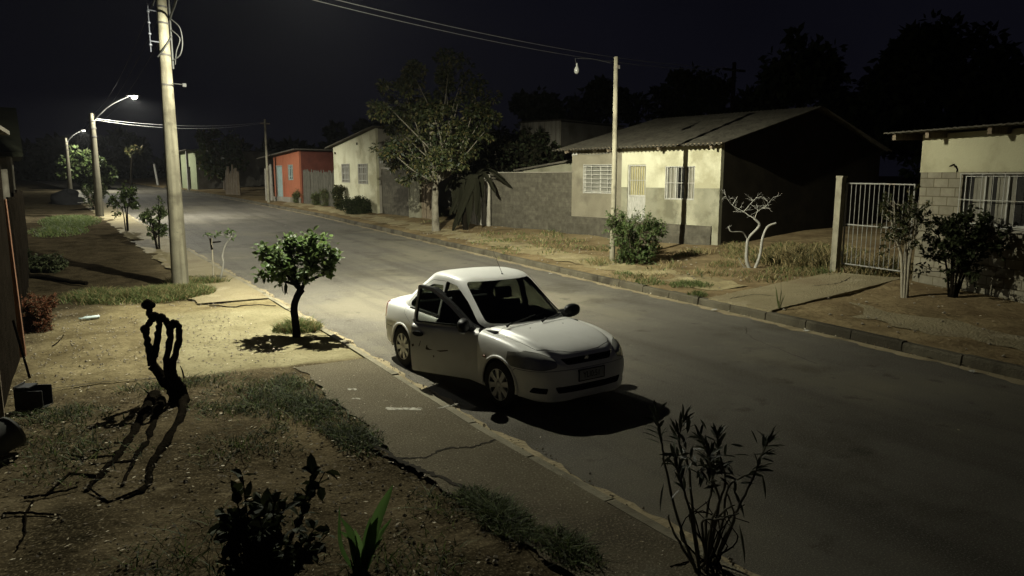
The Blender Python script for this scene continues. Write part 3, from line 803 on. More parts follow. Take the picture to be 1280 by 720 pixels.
for x in (-.1, Wd + .02): MB().box(x, x + .09, -.02, .09, -.2, 2.4).build("post", cream_low_m, pg)
# leaning boards and a pale sheet by the far tree
A = ground(285, 243); B = ground(300, 244)
stick_fence("board_screen", A, B, 2.2, "rough screen of brown leaning boards under the far roadside tree", wood_m, seed=12, step=.3, rad=.17, rnd=.5, posts=False, lean=.25, rails=False)
A = ground(334, 250.5); B = ground(341, 250.5)
stick_fence("board_screen", A, B, 2.6, "grey boards just left of the orange red house", greywood_m, seed=14, step=.25, rad=.12, rnd=.2, posts=False, rails=False)

# barred gate to the block house
gp = ground(1043, 341); L = ground(1052, 340); Rr = ground(1138, 352); L, ang, Wd = facade(L, Rr); Wd -= .08
o = empty("gate_post", gp, 0, "square concrete gate post at the hinge side of the barred gate", "post")
mb = MB(); mb.prism([(-.085, -.085, -.2), (.085, -.085, -.2), (.085, .085, -.2), (-.085, .085, -.2)], (0, 0, 0), (.03, 0, uz(L, ang, 1045, 224)[1] + .25)); mb.build("shaft", concrete_m, o)
mb = MB(); mb.box(-.07, .13, -.1, .1, 0, .05, M=Matrix.Translation((0.02, 0, uz(L, ang, 1045, 224)[1] + .05))); mb.build("cap", concrete_m, o)
gt = empty("barred_gate", L, ang, "wide metal gate of thin upright bars standing before the dark side yard", "gate")
zb, zm, ztp = uz(L, ang, 1052, 329)[1], uz(L, ang, 1052, 280)[1], uz(L, ang, 1054, 229)[1]
mb = MB()
for x in (0, Wd): mb.tube([(x, 0, zb - .05), (x, 0, ztp)], .022, seg=8)
for z in (zb, zm, ztp): mb.tube([(0, 0, z), (Wd, 0, z - .02)], .020, seg=8)
mb.build("frame", steel_m, gt, smooth=50)
nb = 14
for k in range(1, nb):
    x = Wd * k / nb; mb = MB(); mb.tube([(x, 0, zb), (x, 0, ztp - .02)], .009, seg=6); mb.build("bar", steel_m, gt, smooth=50)
for z in (zb + .25, ztp - .25):
    mb = MB(); mb.tube([(-.16, 0, z), (0.0, 0, z)], .018, seg=6); mb.tube([(-.03, 0, z - .06), (-.03, 0, z + .06)], .024, seg=8); mb.build("hinge", steel_m, gt)

# shed roof and tin building behind the yard wall
L, ang, Wd = facade(ground(613, 282) + Vector((1.6, 0, .0)), ground(714, 291) + Vector((1.6, -.3, 0)))
sh = empty("outhouse", L, ang, "low outhouse behind the grey yard wall, its dark roof sloping down to the left", "shed")
zl, zr = uz(L, ang, 625, 214)[1], uz(L, ang, 714, 196)[1]
mb = MB(); mb.prism([(.2, 0, -.3), (Wd + .1, 0, -.3), (Wd + .1, 0, zr), (.2, 0, zl)], (0, 0, 0), (0, 3.2, 0)); mb.build("wall", cream_low_m, sh)
mb = MB(); s = (zr - zl) / Wd; mb.prism([(-.3, 0, zl - .3 * s + .02), (Wd + .3, 0, zr + .3 * s + .02), (Wd + .3, 0, zr + .3 * s + .10), (-.3, 0, zl - .3 * s + .10)], (0, -.15, 0), (0, 3.6, 0)); mb.build("roof", dark_roof_m, sh)
bp = ground(650, 286); d = ray(650, 185); 
q0 = Vector((d.x, d.y, 0)).normalized() * 46; d1 = ray(704, 185); q1 = Vector((d1.x, d1.y, 0)).normalized() * 44
L = Vector((q0.x, q0.y, 1.0)); Rr = Vector((q1.x, q1.y, 1.0)); L, ang, Wd = facade(L, Rr)
tb = empty("tin_building", L, ang, "tall pale ribbed tin building far behind the outhouse roof", "building")
ztb = uz(L, ang, 680, 152)[1]; mb = MB(); n = int(Wd / .28)
prof = []
for i in range(n): prof += [(i * .28, 0), (i * .28 + .16, 0), (i * .28 + .18, .05), (i * .28 + .26, .05)]
for i in range(len(prof) - 1):
    a, b = prof[i], prof[i + 1]; mb.add([(a[0], a[1], -1), (b[0], b[1], -1), (b[0], b[1], ztb), (a[0], a[1], ztb)], [(0, 1, 2, 3)])
mb.build("cladding", tin_m, tb)
MB().box(0, prof[-1][0], .06, 7, -1, ztb - .05).build("shell", grey_m, tb); MB().box(-.1, prof[-1][0] + .1, -.1, 7.1, ztb + .002, ztb + .08).build("roof", dark_roof_m, tb)

# ------------------------------------------------------------------ left side: boarded shed, fence and the house behind it
sp = Vector((-1.02, 10.2, .06))
shd = empty("boarded_shed", sp, 0, "dark boarded shed filling the left edge of the yard", "shed")
mb = MB(); rg = random.Random(2); y = 0.0
while y < 3.3:
    w = rg.uniform(.14, .22); mb.box(-.03 - rg.uniform(0, .012), 0, y, y + w - .008, -.05, 3.3 + rg.uniform(-.03, .03)); y += w
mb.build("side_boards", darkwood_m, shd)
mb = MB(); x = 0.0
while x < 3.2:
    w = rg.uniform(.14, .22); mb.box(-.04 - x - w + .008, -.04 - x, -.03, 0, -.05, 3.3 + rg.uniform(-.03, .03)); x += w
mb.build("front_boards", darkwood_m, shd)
mb = MB(); mb.prism([(-.03, -.10, -.1), (.05, -.10, -.1), (.05, -.035, -.1), (-.03, -.035, -.1)], (0, 0, 0), (-.02, 0, 3.5)); mb.build("corner_post", wood_m, shd)
mb = MB(); mb.box(-3.4, .14, -.35, 3.6, 3.42, 3.48); mb.build("roof", dark_roof_m, shd)
b = ground(27, 462)
pk = empty("plank", Vector((-1.0, 13.72, .06)), 0, "tall reddish plank standing on end beside the boarded shed", "plank")
mb = MB(); mb.prism([(-.04, -.10, 0), (.05, -.10, 0), (.05, .10, 0), (-.04, .10, 0)], (0, 0, -.05), (-.06, .05, 2.45)); mb.build("board", redwood_m, pk)
stick_fence("board_fence", Vector((-1.1, 14.1, .07)), Vector((-1.6, 27, .25)), 2.2, "dark upright board fence running back along the left yard", darkwood_m, step=.17, rad=.085, seed=21, posts=False)
# far left house with a porch
L = Vector((-6.8, 33.0, .40)); ang = R(4)
hx = empty("porch_house", L, ang, "dim porch house far left with a heavy dark roof and pale posts", "house")
oo = (2.1, 3.5, 1.1, 2.3)
mb = MB(); wall_cells(mb, 0, 4.7, -.4, 3.2, 0, .15, [oo]); mb.build("wall", grey_m, hx)
MB().box(4.55, 4.7, .152, 6, -.4, 3.2).build("side_wall", grey_m, hx)
window(hx, oo, .0, white_metal, bars_v=0, bars_h=0, mull=1, fw=.22)
mb = MB(); mb.prism([(0, -1.9, 3.3), (0, 3.0, 5.2), (0, 7.2, 3.3), (0, 7.2, 3.15), (0, -1.9, 3.15)], (-.4, 0, 0), (5.0, 0, 0)); mb.build("roof", mat("mossy_roof", [(.014, .015, .009), (.025, .027, .016)], scale=2, rough=.95), hx, fix=True)
for x in (.3, 4.5): MB().box(x, x + .16, -1.75, -1.6, -.4, 3.148).build("porch_post", greywood_m, hx)
MB().box(3.3, 4.7, -1.8, -1.7, .3, 1.2).build("porch_rail", white_metal, hx)
# ------------------------------------------------------------------ poles, street lamps, wires
lamp_grey = mat("lamp_housing", [(.03, .03, .028), (.045, .045, .042)], scale=6, rough=.7)
band_m = mat("dark_band", [(.03, .028, .025), (.06, .055, .05)], scale=10, rough=.6)
cable_m = mat("black_cable", [(.02, .02, .019), (.035, .035, .032)], scale=10, rough=.55)
palecable_m = mat("aluminium_cable", [(.34, .34, .32), (.42, .42, .4)], scale=10, rough=.45)
LIGHT_SIGN = 1.0
def lamp_light(name, loc, watts, col, aim):
    """street lantern: wide downward beam with a soft cut-off near the horizontal"""
    d = bpy.data.lights.new(name, "POINT"); d.energy = watts; d.color = col; d.shadow_soft_size = .06
    # the lantern's light distribution: cut off near the horizontal, thrown along the street and across it
    d.use_nodes = True; nt = d.node_tree; N, L = nt.nodes, nt.links
    em = N["Emission"]; tc = N.new("ShaderNodeTexCoord"); sp = N.new("ShaderNodeSeparateXYZ"); L.new(tc.outputs["Normal"], sp.inputs[0])
    def math_(op, a, b, c=None):
        m = N.new("ShaderNodeMath"); m.operation = op
        for k, v in enumerate((a, b, c)):
            if v is None: continue
            if isinstance(v, (int, float)): m.inputs[k].default_value = v
            else: L.new(v, m.inputs[k])
        return m.outputs[0]
    def sstep(src, lo, hi, a, b):
        r = N.new("ShaderNodeMapRange"); r.interpolation_type = "SMOOTHSTEP"
        for k, v in enumerate((lo, hi, a, b)): r.inputs[k + 1].default_value = v
        L.new(src, r.inputs[0]); return r.outputs[0]
    sg = LIGHT_SIGN
    f = math_("MULTIPLY_ADD", sp.outputs[1], aim[1] * sg, math_("MULTIPLY_ADD", sp.outputs[0], aim[0] * sg, aim[2]))
    f = math_("ADD", f, math_("MULTIPLY", math_("MULTIPLY", sp.outputs[0], sp.outputs[1]), aim[3]))
    f = math_("MAXIMUM", f, .10)
    z = math_("MULTIPLY", sp.outputs[2], sg)
    f = math_("MULTIPLY", f, sstep(z, -.25, -.03, 1, .06))
    f = math_("MULTIPLY", f, sstep(z, -.75, -.32, 1, 2.0))
    f = math_("MULTIPLY", f, sstep(z, -.97, -.66, 1.55, 1))
    L.new(f, em.inputs["Strength"])
    o = bpy.data.objects.new(name, d); COL.objects.link(o); o.location = loc
    return o
def lantern(parent, p, dirv, glow, ls=1.0):
    """flat lantern head at p, pointing along dirv"""
    a = math.atan2(dirv.y, dirv.x); M = Matrix.Translation(p) @ Matrix.Rotation(a, 4, "Z") @ Matrix.Scale(ls, 4)
    mb = MB(); top = [(-.30, -.05), (-.22, -.10), (.28, -.15), (.42, -.10), (.46, 0), (.42, .10), (.28, .15), (-.22, .10), (-.30, .05)]
    v = [M @ Vector((x, y, .03)) for x, y in top] + [M @ Vector((x * .92, y * .75, .12)) for x, y in top] + [M @ Vector((x, y, 0)) for x, y in top]
    n = len(top); mb.v.extend([tuple(q) for q in v])
    for k in range(n):
        k2 = (k + 1) % n
        mb.f += [(k, k2, n + k2, n + k), (2 * n + k, 2 * n + k2, k2, k)]; mb.m += [0, 0]
    mb.f += [tuple(n + k for k in range(n)), tuple(2 * n + k for k in range(n))[::-1]]; mb.m += [0, 0]
    h = mb.build("lamp_head", lamp_grey, parent, fix=True)
    mb = MB(); mb.lathe([(.03, -.17), (.09, -.15), (.14, -.09), (.155, -.004)], 18, M=M @ Matrix.Translation((.14, 0, 0)))
    mb.build("lamp_lens", glow, h, smooth=60)
    return h
glow1 = emit_mat("lit_lens", (1.0, .97, .82), 16.0)
def utility_pole(base, h, r0, r1, lean=(0, 0), seg=20):
    mb = MB(); n = 10
    mb.tube([(lean[0] * k / n, lean[1] * k / n, -.3 + (h + .3) * k / n) for k in range(n + 1)], r0, r1, seg=seg); return mb

B1 = ground(226, 359)
p1 = empty("street_lamp", B1, 0, "thick round concrete lamp post nearest the camera, wrapped in cables near its top", "street lamp", "concrete street lamps along the left pavement")
H1 = 7.15
utility_pole(B1, H1, .205, .108).build("pole", concrete_m, p1, smooth=60)
def rad_at(z): return .205 + (.108 - .205) * (z + .3) / (H1 + .3)
for z in (6.72, 6.35, 5.62, 4.92):
    mb = MB(); r = rad_at(z); mb.lathe([(r + .001, -.02), (r + .012, -.02), (r + .012, .02), (r + .001, .02)], 24, M=Matrix.Translation((0, 0, z)) @ Matrix.Rotation(R(6), 4, "Y"), closed=True); mb.build("band", band_m, p1, smooth=40)
LP = Vector(LAMP_POS) - B1
mb = MB(); arm = smooth_path([Vector((.15, -.05, 6.45)), Vector((.20, -.50, 6.62)), Vector((.36, -1.70, 6.95)), LP * .62 + Vector((0, 0, 3.0 + .05)), LP + Vector((-.1, .25, .12))], 6)
mb.tube(arm, .030, .026, seg=8); mb.build("arm", lamp_grey, p1, smooth=60)
lh = lantern(p1, LP + Vector((0, 0, .07)), Vector((LP.x, LP.y, 0)), glow1)
s_ = lamp_light("street_light", LAMP_POS, LAMP_W, LAMP_COL, (.55, .34, .86, .9))
s_.parent = p1; s_.location = LP
# mast, insulator racks, cable loops and a dangling bracket at the pole top
mb = MB(); mb.tube([(.155, -.06, 5.3), (.155, -.06, 7.9)], .022, seg=8); mb.build("conduit", lamp_grey, p1, smooth=50)
mb = MB()
for k in range(4): mb.lathe([(.02, 0), (.038, .02), (.038, .04), (.02, .06)], 10, M=Matrix.Translation((-.31, -.12, 5.78 + k * .25)))
mb.tube([(-.31, -.12, 5.65), (-.31, -.12, 6.75)], .012, seg=6); mb.tube([(-.31, -.12, 6.6), (0, 0, 6.6)], .014, seg=6); mb.tube([(-.31, -.12, 5.9), (0, 0, 5.9)], .014, seg=6)
mb.build("insulator_rack", mat("insulator_glaze", [(.05, .052, .06), (.08, .083, .095)], scale=8, rough=.25), p1, smooth=40)
mb = MB(); mb.tube(smooth_path([(.165, -.10, 6.45), (.34, -.2, 6.25), (.38, -.2, 5.9), (.31, -.2, 5.62), (.165, -.10, 5.5)], 6), .014, seg=6); mb.build("cable_loop", cable_m, p1, smooth=50)
mb = MB(); mb.tube(smooth_path([(.165, -.1, 6.2), (.33, -.18, 6.0), (.24, -.15, 5.7), (.2, -.1, 5.4)], 6), .012, seg=6); mb.build("cable_loop", cable_m, p1, smooth=50)
mb = MB(); mb.tube(smooth_path([(-.17, -.12, 5.55), (0, -.24, 5.78), (.165, -.12, 6.05)], 6), .016, seg=6); mb.build("cable", cable_m, p1, smooth=50)
mb = MB(); mb.tube(smooth_path([(-.2, -.1, 6.7), (-.1, -.22, 7.0), (.02, -.1, 7.35), (.155, -.06, 7.7)], 6), .013, seg=6); mb.build("cable", cable_m, p1, smooth=50)
mb = MB(); mb.tube([(.1, -.15, 4.95), (.34, -.2, 4.93)], .012, seg=6); mb.box(.32, .40, -.23, -.17, 4.88, 4.96); mb.build("bracket", cable_m, p1)

far_pole_m = mat("dark_pole_concrete", [(.055, .05, .036), (.085, .078, .056)], scale=2, rough=.95, streak=((.03, .027, .02), 8, .5, .6), spec=.03)
def small_lamp(base, arm_px, lamp_px, r0, label, light_w, ls=1.0):
    o = empty("street_lamp", base, 0, label, "street lamp", "concrete street lamps along the left pavement")
    top = at_range(arm_px[0], arm_px[1], base) - base; h = top.z + .35
    utility_pole(base, h, r0, r0 * .62, (top.x * h / max(1, top.z) * .0, 0)).build("pole", far_pole_m, o, smooth=60)
    lp = at_range(lamp_px[0], lamp_px[1], base) - base
    lp = Vector((lp.x, lp.y, lp.z))
    mb = MB(); mb.tube(smooth_path([(0, 0, top.z - .1), (lp.x * .45, lp.y * .45, top.z + (lp.z - top.z) * .62), (lp.x * .93, lp.y * .93, lp.z + .05)], 8), .045, .035, seg=8); mb.build("arm", lamp_grey, o, smooth=60)
    lantern(o, lp + Vector((0, 0, .05)), Vector((lp.x, lp.y, 0)), glow1, ls)
    for z in (h * .93, h * .86, h * .78):
        mb = MB(); r = r0 * .70; mb.lathe([(r, -.03), (r + .03, -.03), (r + .03, .03), (r, .03)], 16, M=Matrix.Translation((0, 0, z)), closed=True); mb.build("band", band_m, o)
    l = lamp_light("street_light", lp, light_w, FAR_LAMP_COL, (.25, 0, .8, 0)); l.parent = o; l.location = lp - Vector((0, 0, .06))
    return o, base + Vector((0, 0, h))
B2 = ground(125, 271); B3 = ground(88, 238.5)
p2, T2 = small_lamp(B2, (117, 150), (165, 121), .22, "slim concrete lamp post with its lamp lit, second along the pavement", FAR_LAMP_W)
p3, T3 = small_lamp(B3, (82, 177), (104, 163.5), .22, "farthest lit lamp post, beside the round leafy tree", FAR_LAMP_W * .55, .7)
def wire(name, A, B, sag, r, m, label, group=None, n=24):
    A, B = Vector(A), Vector(B); mb = MB()
    mb.tube([A.lerp(B, k / n) - Vector((0, 0, sag * 4 * (k / n) * (1 - k / n))) for k in range(n + 1)], r, seg=5)
    return tag(mb.build(name, m, smooth=60), label, "cable", group)
# tall thin pole with a bulb dangling from it
B = ground(765, 326)
o = empty("lamp_pole", B, 0, "thin pale pole before the big house with an unlit bulb dangling from a wire", "pole")
h = (at_range(767, 71, B) - B).z
mb = MB(); mb.tube([(0, 0, -.3), (0.02, 0, h * .5), (.0, .0, h)], .088, .066, seg=12); mb.build("pole", concrete_m, o, smooth=60)
q0 = at_range(764, 79, B) - B; q1 = at_range(741, 74, B) - B; q2 = at_range(719, 73, B) - B; q3 = at_range(721, 90, B) - B
mb = MB(); mb.tube(smooth_path([q0, q1, q2], 6), .005, seg=6); mb.tube(smooth_path([q2, q2 + Vector((.02, 0, -.1)), q3 + Vector((0, 0, .22))], 4), .010, seg=6); mb.build("wire_arm", cable_m, o, smooth=60)
mb = MB(); mb.lathe([(.03, .32), (.035, .22), (.05, .19), (.085, .12), (.10, .05), (.085, -.02), (.05, -.06), (.01, -.075)], 16, M=Matrix.Translation(q3) @ Matrix.Scale(.8, 4)); mb.build("bulb", mat("bulb_glass", [(.10, .10, .09), (.14, .14, .125)], scale=4, rough=.2), o, smooth=60)
mb = MB(); mb.box(-.03, .08, -.09, -.07, h - .35, h - .25); mb.build("clamp", steel_m, o)
# slender pole by the orange house, a far marker post, a dark pole behind the big house
B = ground(336, 253); o = empty("slender_pole", B, 0, "slender grey pole in front of the orange red house", "pole")
h = (at_range(331, 149, B) - B).z; dx = (at_range(331, 149, B) - B)
mb = MB(); mb.tube([(0, 0, -.3), (dx.x * .5, dx.y * .5, h * .5), (dx.x, dx.y, h)], .11, .07, seg=10); mb.build("pole", concrete_m, o, smooth=60)
mb = MB(); mb.box(dx.x - .35, dx.x + .35, dx.y - .03, dx.y + .03, h - .35, h - .27); mb.build("crossarm", wood_m, o)
TA = B + dx
B = ground(198, 233.5); o = empty("marker_post", B, 0, "short pale post standing alone at the far bend of the street", "post")
mb = MB(); mb.tube([(0, 0, -.2), (-.3, 0, 2.6)], .14, .12, seg=8); mb.build("shaft", white_metal, o, smooth=60); mb = MB(); mb.lathe([(.14, 0), (.1, .1)], 8, M=Matrix.Translation((-.3, 0, 2.6))); mb.build("cap", white_metal, o)
d = ray(918, 78); t = 45.0 / Vector((d.x, d.y, 0)).dot(FW); TD = Vector((d.x * t, d.y * t, CAM_H + d.z * t))
o = empty("dark_pole", (TD.x, TD.y, 1.0), 0, "dark timber pole with a crossarm rising behind the big house roof", "pole")
mb = MB(); mb.tube([(0, 0, -.5), (0, 0, TD.z - 1)], .16, .11, seg=10); mb.build("pole", darkwood_m, o, smooth=60)
MB().box(-.9, .9, -.05, .05, TD.z - 1.5, TD.z - 1.38).build("crossarm", darkwood_m, o)
d = ray(97, 170); t = 100 / Vector((d.x, d.y, 0)).dot(FW); q = Vector((d.x * t, d.y * t, CAM_H + d.z * t))
o = empty("bare_pole", (q.x, q.y, 1.5), 0, "pale bare pole rising behind the round leafy tree", "pole")
mb = MB(); mb.tube([(0, 0, -.3), (0, 0, q.z - 1.5)], .2, .13, seg=8); mb.build("pole", concrete_m, o, smooth=60); MB().box(-.4, .4, -.03, .03, q.z - 2.0, q.z - 1.9).build("crossarm", wood_m, o)
# wires
M1 = B1 + Vector((.155, -.06, 7.88))
W1 = at_range(306, 0, B1 + Vector((1.2, -1.0, 0)))
wire("overhead_cable", M1, TD + Vector((-.6, 0, -.35)), .55, .012, palecable_m, "bright upper wire of the pair crossing the top of the picture", None)
wire("overhead_cable", M1 + Vector((.0, 0, -.12)), TD + Vector((.5, 0, -.4)), .70, .010, palecable_m, "fainter lower wire of the pair crossing the top of the picture", None)
for k, dz in enumerate((0, -.35, -.7)):
    wire("feeder_wire", B1 + Vector((-.1 + .1 * k, 0, 7.0 + dz)), T2 + Vector((0, 0, -.05 + dz * .8)), .5, .007, cable_m, "thin dark wires running from the near lamp post to the second", "thin wires between the lamp posts")
    wire("feeder_wire", T2 + Vector((0, 0, -.05 + dz * .8)), T3 + Vector((0, 0, -.05 + dz * .8)), .5, .008, cable_m, "thin dark wires running from the second lamp post to the farthest", "thin wires beyond the second lamp post")
for k in range(2):
    wire("span_cable", T2 + Vector((.1, 0, -.25 - .08 * k)), TA + Vector((0, 0, -.2 - .05 * k)), .35 + .10 * k, .006, palecable_m, "bright cables spanning the street behind the near lamp post", "cables spanning the street")

# thin night haze that lets the lamps glow
hz = MB(); hz.box(-260, 320, -25, 172, -2.0, 23.0)
hm = bpy.data.materials.new("night_haze"); hm.use_nodes = True
hn, hl_ = hm.node_tree.nodes, hm.node_tree.links
hn.remove(hn["Principled BSDF"]); pv = hn.new("ShaderNodeVolumePrincipled")
pv.inputs["Color"].default_value = (.88, .90, .95, 1); pv.inputs["Density"].default_value = .00011; pv.inputs["Anisotropy"].default_value = .55
hl_.new(pv.outputs[0], hn["Material Output"].inputs["Volume"])
tag(hz.build("haze", hm), "thin night haze glowing round the street lamps", "haze", kind="stuff")
# ------------------------------------------------------------------ plants
bark_m = mat("bark", [(.07, .055, .038), (.13, .105, .075)], scale=6, rough=.95, bump=1.0, bscale=25)
palebark_m = mat("pale_bark", [(.19, .17, .125), (.28, .255, .19)], scale=5, rough=.92, bump=.8, bscale=25, big=((.10, .085, .06), 2.5, .55, .7))
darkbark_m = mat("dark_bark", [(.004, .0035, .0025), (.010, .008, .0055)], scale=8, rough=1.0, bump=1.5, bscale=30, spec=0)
limed_m = mat("limewashed_bark", [(.16, .155, .13), (.24, .23, .20)], scale=8, rough=.9, big=((.30, .26, .20), 5, .6, .7))
leaf_mid = leaf_mat("leaf_mid", (.026, .040, .011), (.048, .070, .019), (.08, .105, .034))
leaf_fresh = leaf_mat("leaf_fresh", (.045, .075, .022), (.075, .115, .036), (.12, .165, .065), trans=.45)
leaf_olive = leaf_mat("leaf_olive", (.03, .033, .011), (.052, .056, .018), (.09, .07, .028))
leaf_dark = leaf_mat("leaf_dark", (.012, .016, .007), (.022, .028, .011), (.036, .042, .018), rough=.7, trans=.15, spec=.06)
leaf_far = leaf_mat("leaf_far", (.012, .016, .008), (.02, .025, .012), (.03, .034, .017), rough=.9, trans=.05, spec=.03)
leaf_deep = leaf_mat("leaf_deep", (.011, .017, .006), (.021, .030, .010), (.042, .048, .018))
leaf_black = leaf_mat("leaf_black", (.006, .006, .004), (.010, .010, .006), (.02, .018, .01), rough=.9, trans=.05, spec=.03)
leaf_brown = leaf_mat("leaf_brown", (.03, .022, .012), (.06, .042, .02), (.10, .07, .035), rough=.8, trans=.15)
leaf_red = leaf_mat("leaf_red", (.10, .035, .018), (.17, .06, .03), (.22, .10, .05), rough=.7)
blade_green = leaf_mat("blade_green", (.05, .075, .022), (.085, .115, .035), (.14, .155, .06), rough=.7)
blade_dry = leaf_mat("blade_dry", (.13, .10, .045), (.21, .165, .075), (.31, .25, .13), rough=.85)
blade_dark = leaf_mat("blade_dark", (.018, .024, .010), (.035, .042, .018), (.06, .065, .03), rough=.8)

def rvec(rg):
    while True:
        v = Vector((rg.uniform(-1, 1), rg.uniform(-1, 1), rg.uniform(-1, 1)))
        if .05 < v.length < 1: return v
def leaf(mb, rg, p, d, L_, W_, mi=0, fold=.25, curl=.15, pts=1):
    """one pointed leaf: folded along its rib, six corners"""
    d = d.normalized(); up = Vector((0, 0, 1)); s = d.cross(up)
    if s.length < .1: s = d.cross(Vector((1, 0, 0)))
    s.normalize(); n = s.cross(d)
    a = rg.uniform(-.9, .9); s, n = s * math.cos(a) + n * math.sin(a), n * math.cos(a) - s * math.sin(a)
    b = len(mb.v)
    m1 = p + d * (L_ * .35) - n * (L_ * curl * .1); m2 = p + d * (L_ * .72) - n * (L_ * curl * .5); t = p + d * L_ - n * (L_ * curl * 1.2)
    w = W_ / 2; f = n * (w * fold)
    mb.v += [tuple(p), tuple(m1 + s * w + f), tuple(m1 - s * w + f), tuple(m2 + s * w * .8 + f), tuple(m2 - s * w * .8 + f), tuple(t), tuple(m1), tuple(m2)]
    mb.f += [(b, b + 6, b + 1), (b, b + 2, b + 6), (b + 1, b + 6, b + 7, b + 3), (b + 2, b + 4, b + 7, b + 6), (b + 3, b + 7, b + 5), (b + 4, b + 5, b + 7)]
    mb.m += [mi] * 6
def quick_leaf(mb, rg, p, d, L_, W_, mi=0):
    d = d.normalized(); s = d.cross(rvec(rg))
    if s.length < .05: s = d.cross(Vector((0, 0, 1)) + rvec(rg))
    s = s.normalized() * (W_ / 2); b = len(mb.v)
    q = p + d * (L_ * .45)
    mb.v += [tuple(p), tuple(q + s), tuple(p + d * L_), tuple(q - s)]
    mb.f.append((b, b + 1, b + 2, b + 3)); mb.m.append(mi)
def limb(mb, pts, r0, r1, seg=7, mi=0, n=5, rg=None, rough=.0, knots=0.0):
    P = smooth_path(pts, n)
    if rg and rough: P = [P[0]] + [p + rvec(rg) * rough for p in P[1:]]
    k = len(P)
    mb.tube(P, 0, seg=seg, mi=mi, radii=[(r0 + (r1 - r0) * (i / (k - 1)) ** .8) * (1 + (rg.uniform(-knots, knots) if knots else 0)) for i in range(k)])
    return P
def shoot(mb, rg, p, d, L_, r, depth, tips, spread=.7, kids=(2, 4), up=.15, seg=5, shrink=.68, twig_len=None):
    """recursive branching; collects (position, direction) of the twig ends"""
    n = 4; P = [p]; q = p; dd = d.normalized()
    for i in range(n):
        dd = (dd + rvec(rg) * .22 + Vector((0, 0, up * .3))).normalized(); q = q + dd * (L_ / n); P.append(q)
    mb.tube(P, r, r * .62, seg=seg)
    if depth == 0:
        for i in range(1, n + 1): tips.append((P[i], (P[i] - P[i - 1]).normalized()))
        return
    for k in range(rg.randint(*kids)):
        i = rg.randint(2, n); nd = (dd + rvec(rg) * spread + Vector((0, 0, up))).normalized()
        shoot(mb, rg, P[i], nd, L_ * shrink * rg.uniform(.8, 1.2), r * .58, depth - 1, tips, spread, kids, up, seg, shrink)
def foliage(mb, rg, tips, per, L_, W_, mis=(0,), jitter=.05, full=True, droop=.2):
    for p, d in tips:
        for k in range(per):
            dd = (d * .5 + rvec(rg) + Vector((0, 0, -droop))).normalized(); q = p + rvec(rg) * jitter
            (leaf if full else quick_leaf)(mb, rg, q, dd, L_ * rg.uniform(.65, 1.25), W_ * rg.uniform(.7, 1.2), rg.choice(mis))
def clump_points(rg, c, r, n, flat=.8):
    out = []
    for k in range(n):
        v = rvec(rg); v = v.normalized() * (v.length ** .35)
        out.append((c + Vector((v.x * r, v.y * r, v.z * r * flat)), (v + Vector((0, 0, .1))).normalized()))
    return out
def local(base): return lambda p: Vector(p) - base

# --- young street tree by the car
B = ground(371, 421); rg = random.Random(11)
o = empty("tree", B, 0, "small round-leaved tree with a black crooked trunk in a grass tuft beside the parked car", "tree")
at = lambda x, y, dv=0.0: at_range(x, y, B) - B + FW * dv
tk = MB(); tips = []
T1 = limb(tk, [Vector((0, 0, -.1)), at(370, 408), at(367, 385, .03), at(372, 370, .0), at(378, 362)], .075, .052, seg=9)
forks = [([at(369, 372), at(372, 358, .1), at(360, 345, .2), at(345, 335, .25), at(333, 330, .2)], 1), ([at(377, 363), at(383, 350, -.1), at(392, 335, -.2), at(402, 318, -.2)], 1), ([at(377, 363), at(380, 345, .15), at(378, 325, .2), at(374, 312, .2)], 1),
         ([at(371, 360, .05), at(362, 340, -.2), at(352, 320, -.25)], 1), ([at(381, 352, -.05), at(398, 345, .15), at(412, 328, .2)], 1), ([at(372, 360), at(366, 340, .1), at(362, 322, .12), at(359, 308, .1)], 1), ([at(383, 350), at(389, 326, -.1), at(391, 300, -.1)], 1), ([at(352, 345, .2), at(338, 325, .1), at(328, 318, .1)], 1), ([at(398, 345, .1), at(408, 340, -.1), at(416, 318, -.1)], 1), ([at(380, 350), at(388, 330, .3), at(396, 306, .2)], 1), ([at(372, 358, .1), at(355, 350, -.1), at(336, 342, -.25)], 1)]
for pts, _ in forks:
    P = limb(tk, pts, .036, .014, seg=6)
    for q in P[5::2]:
        d = (q - P[max(0, P.index(q) - 3)]).normalized()
        for k in range(4):
            shoot(tk, rg, q, (d + rvec(rg) * 1.1 + Vector((0, 0, .25))).normalized(), rg.uniform(.12, .24), .008, 0, tips, seg=4)
tk.build("trunk", darkbark_m, o, smooth=60)
cr = MB(); foliage(cr, rg, tips, 2, .115, .078, (0, 0, 1), .09, droop=.0)
cr.build("crown", [leaf_fresh, leaf_mid], o)
for x, y, y2 in ((330, 338, 352), (353, 350, 362), (357, 352, 366)):
    mb = MB(); 
    for k in range(2): leaf(mb, rg, at(x, y), (at(x, y2) - at(x, y)) + rvec(rg) * .02, .24, .07, 0)
    mb.build("hanging_leaf", leaf_dark, o)

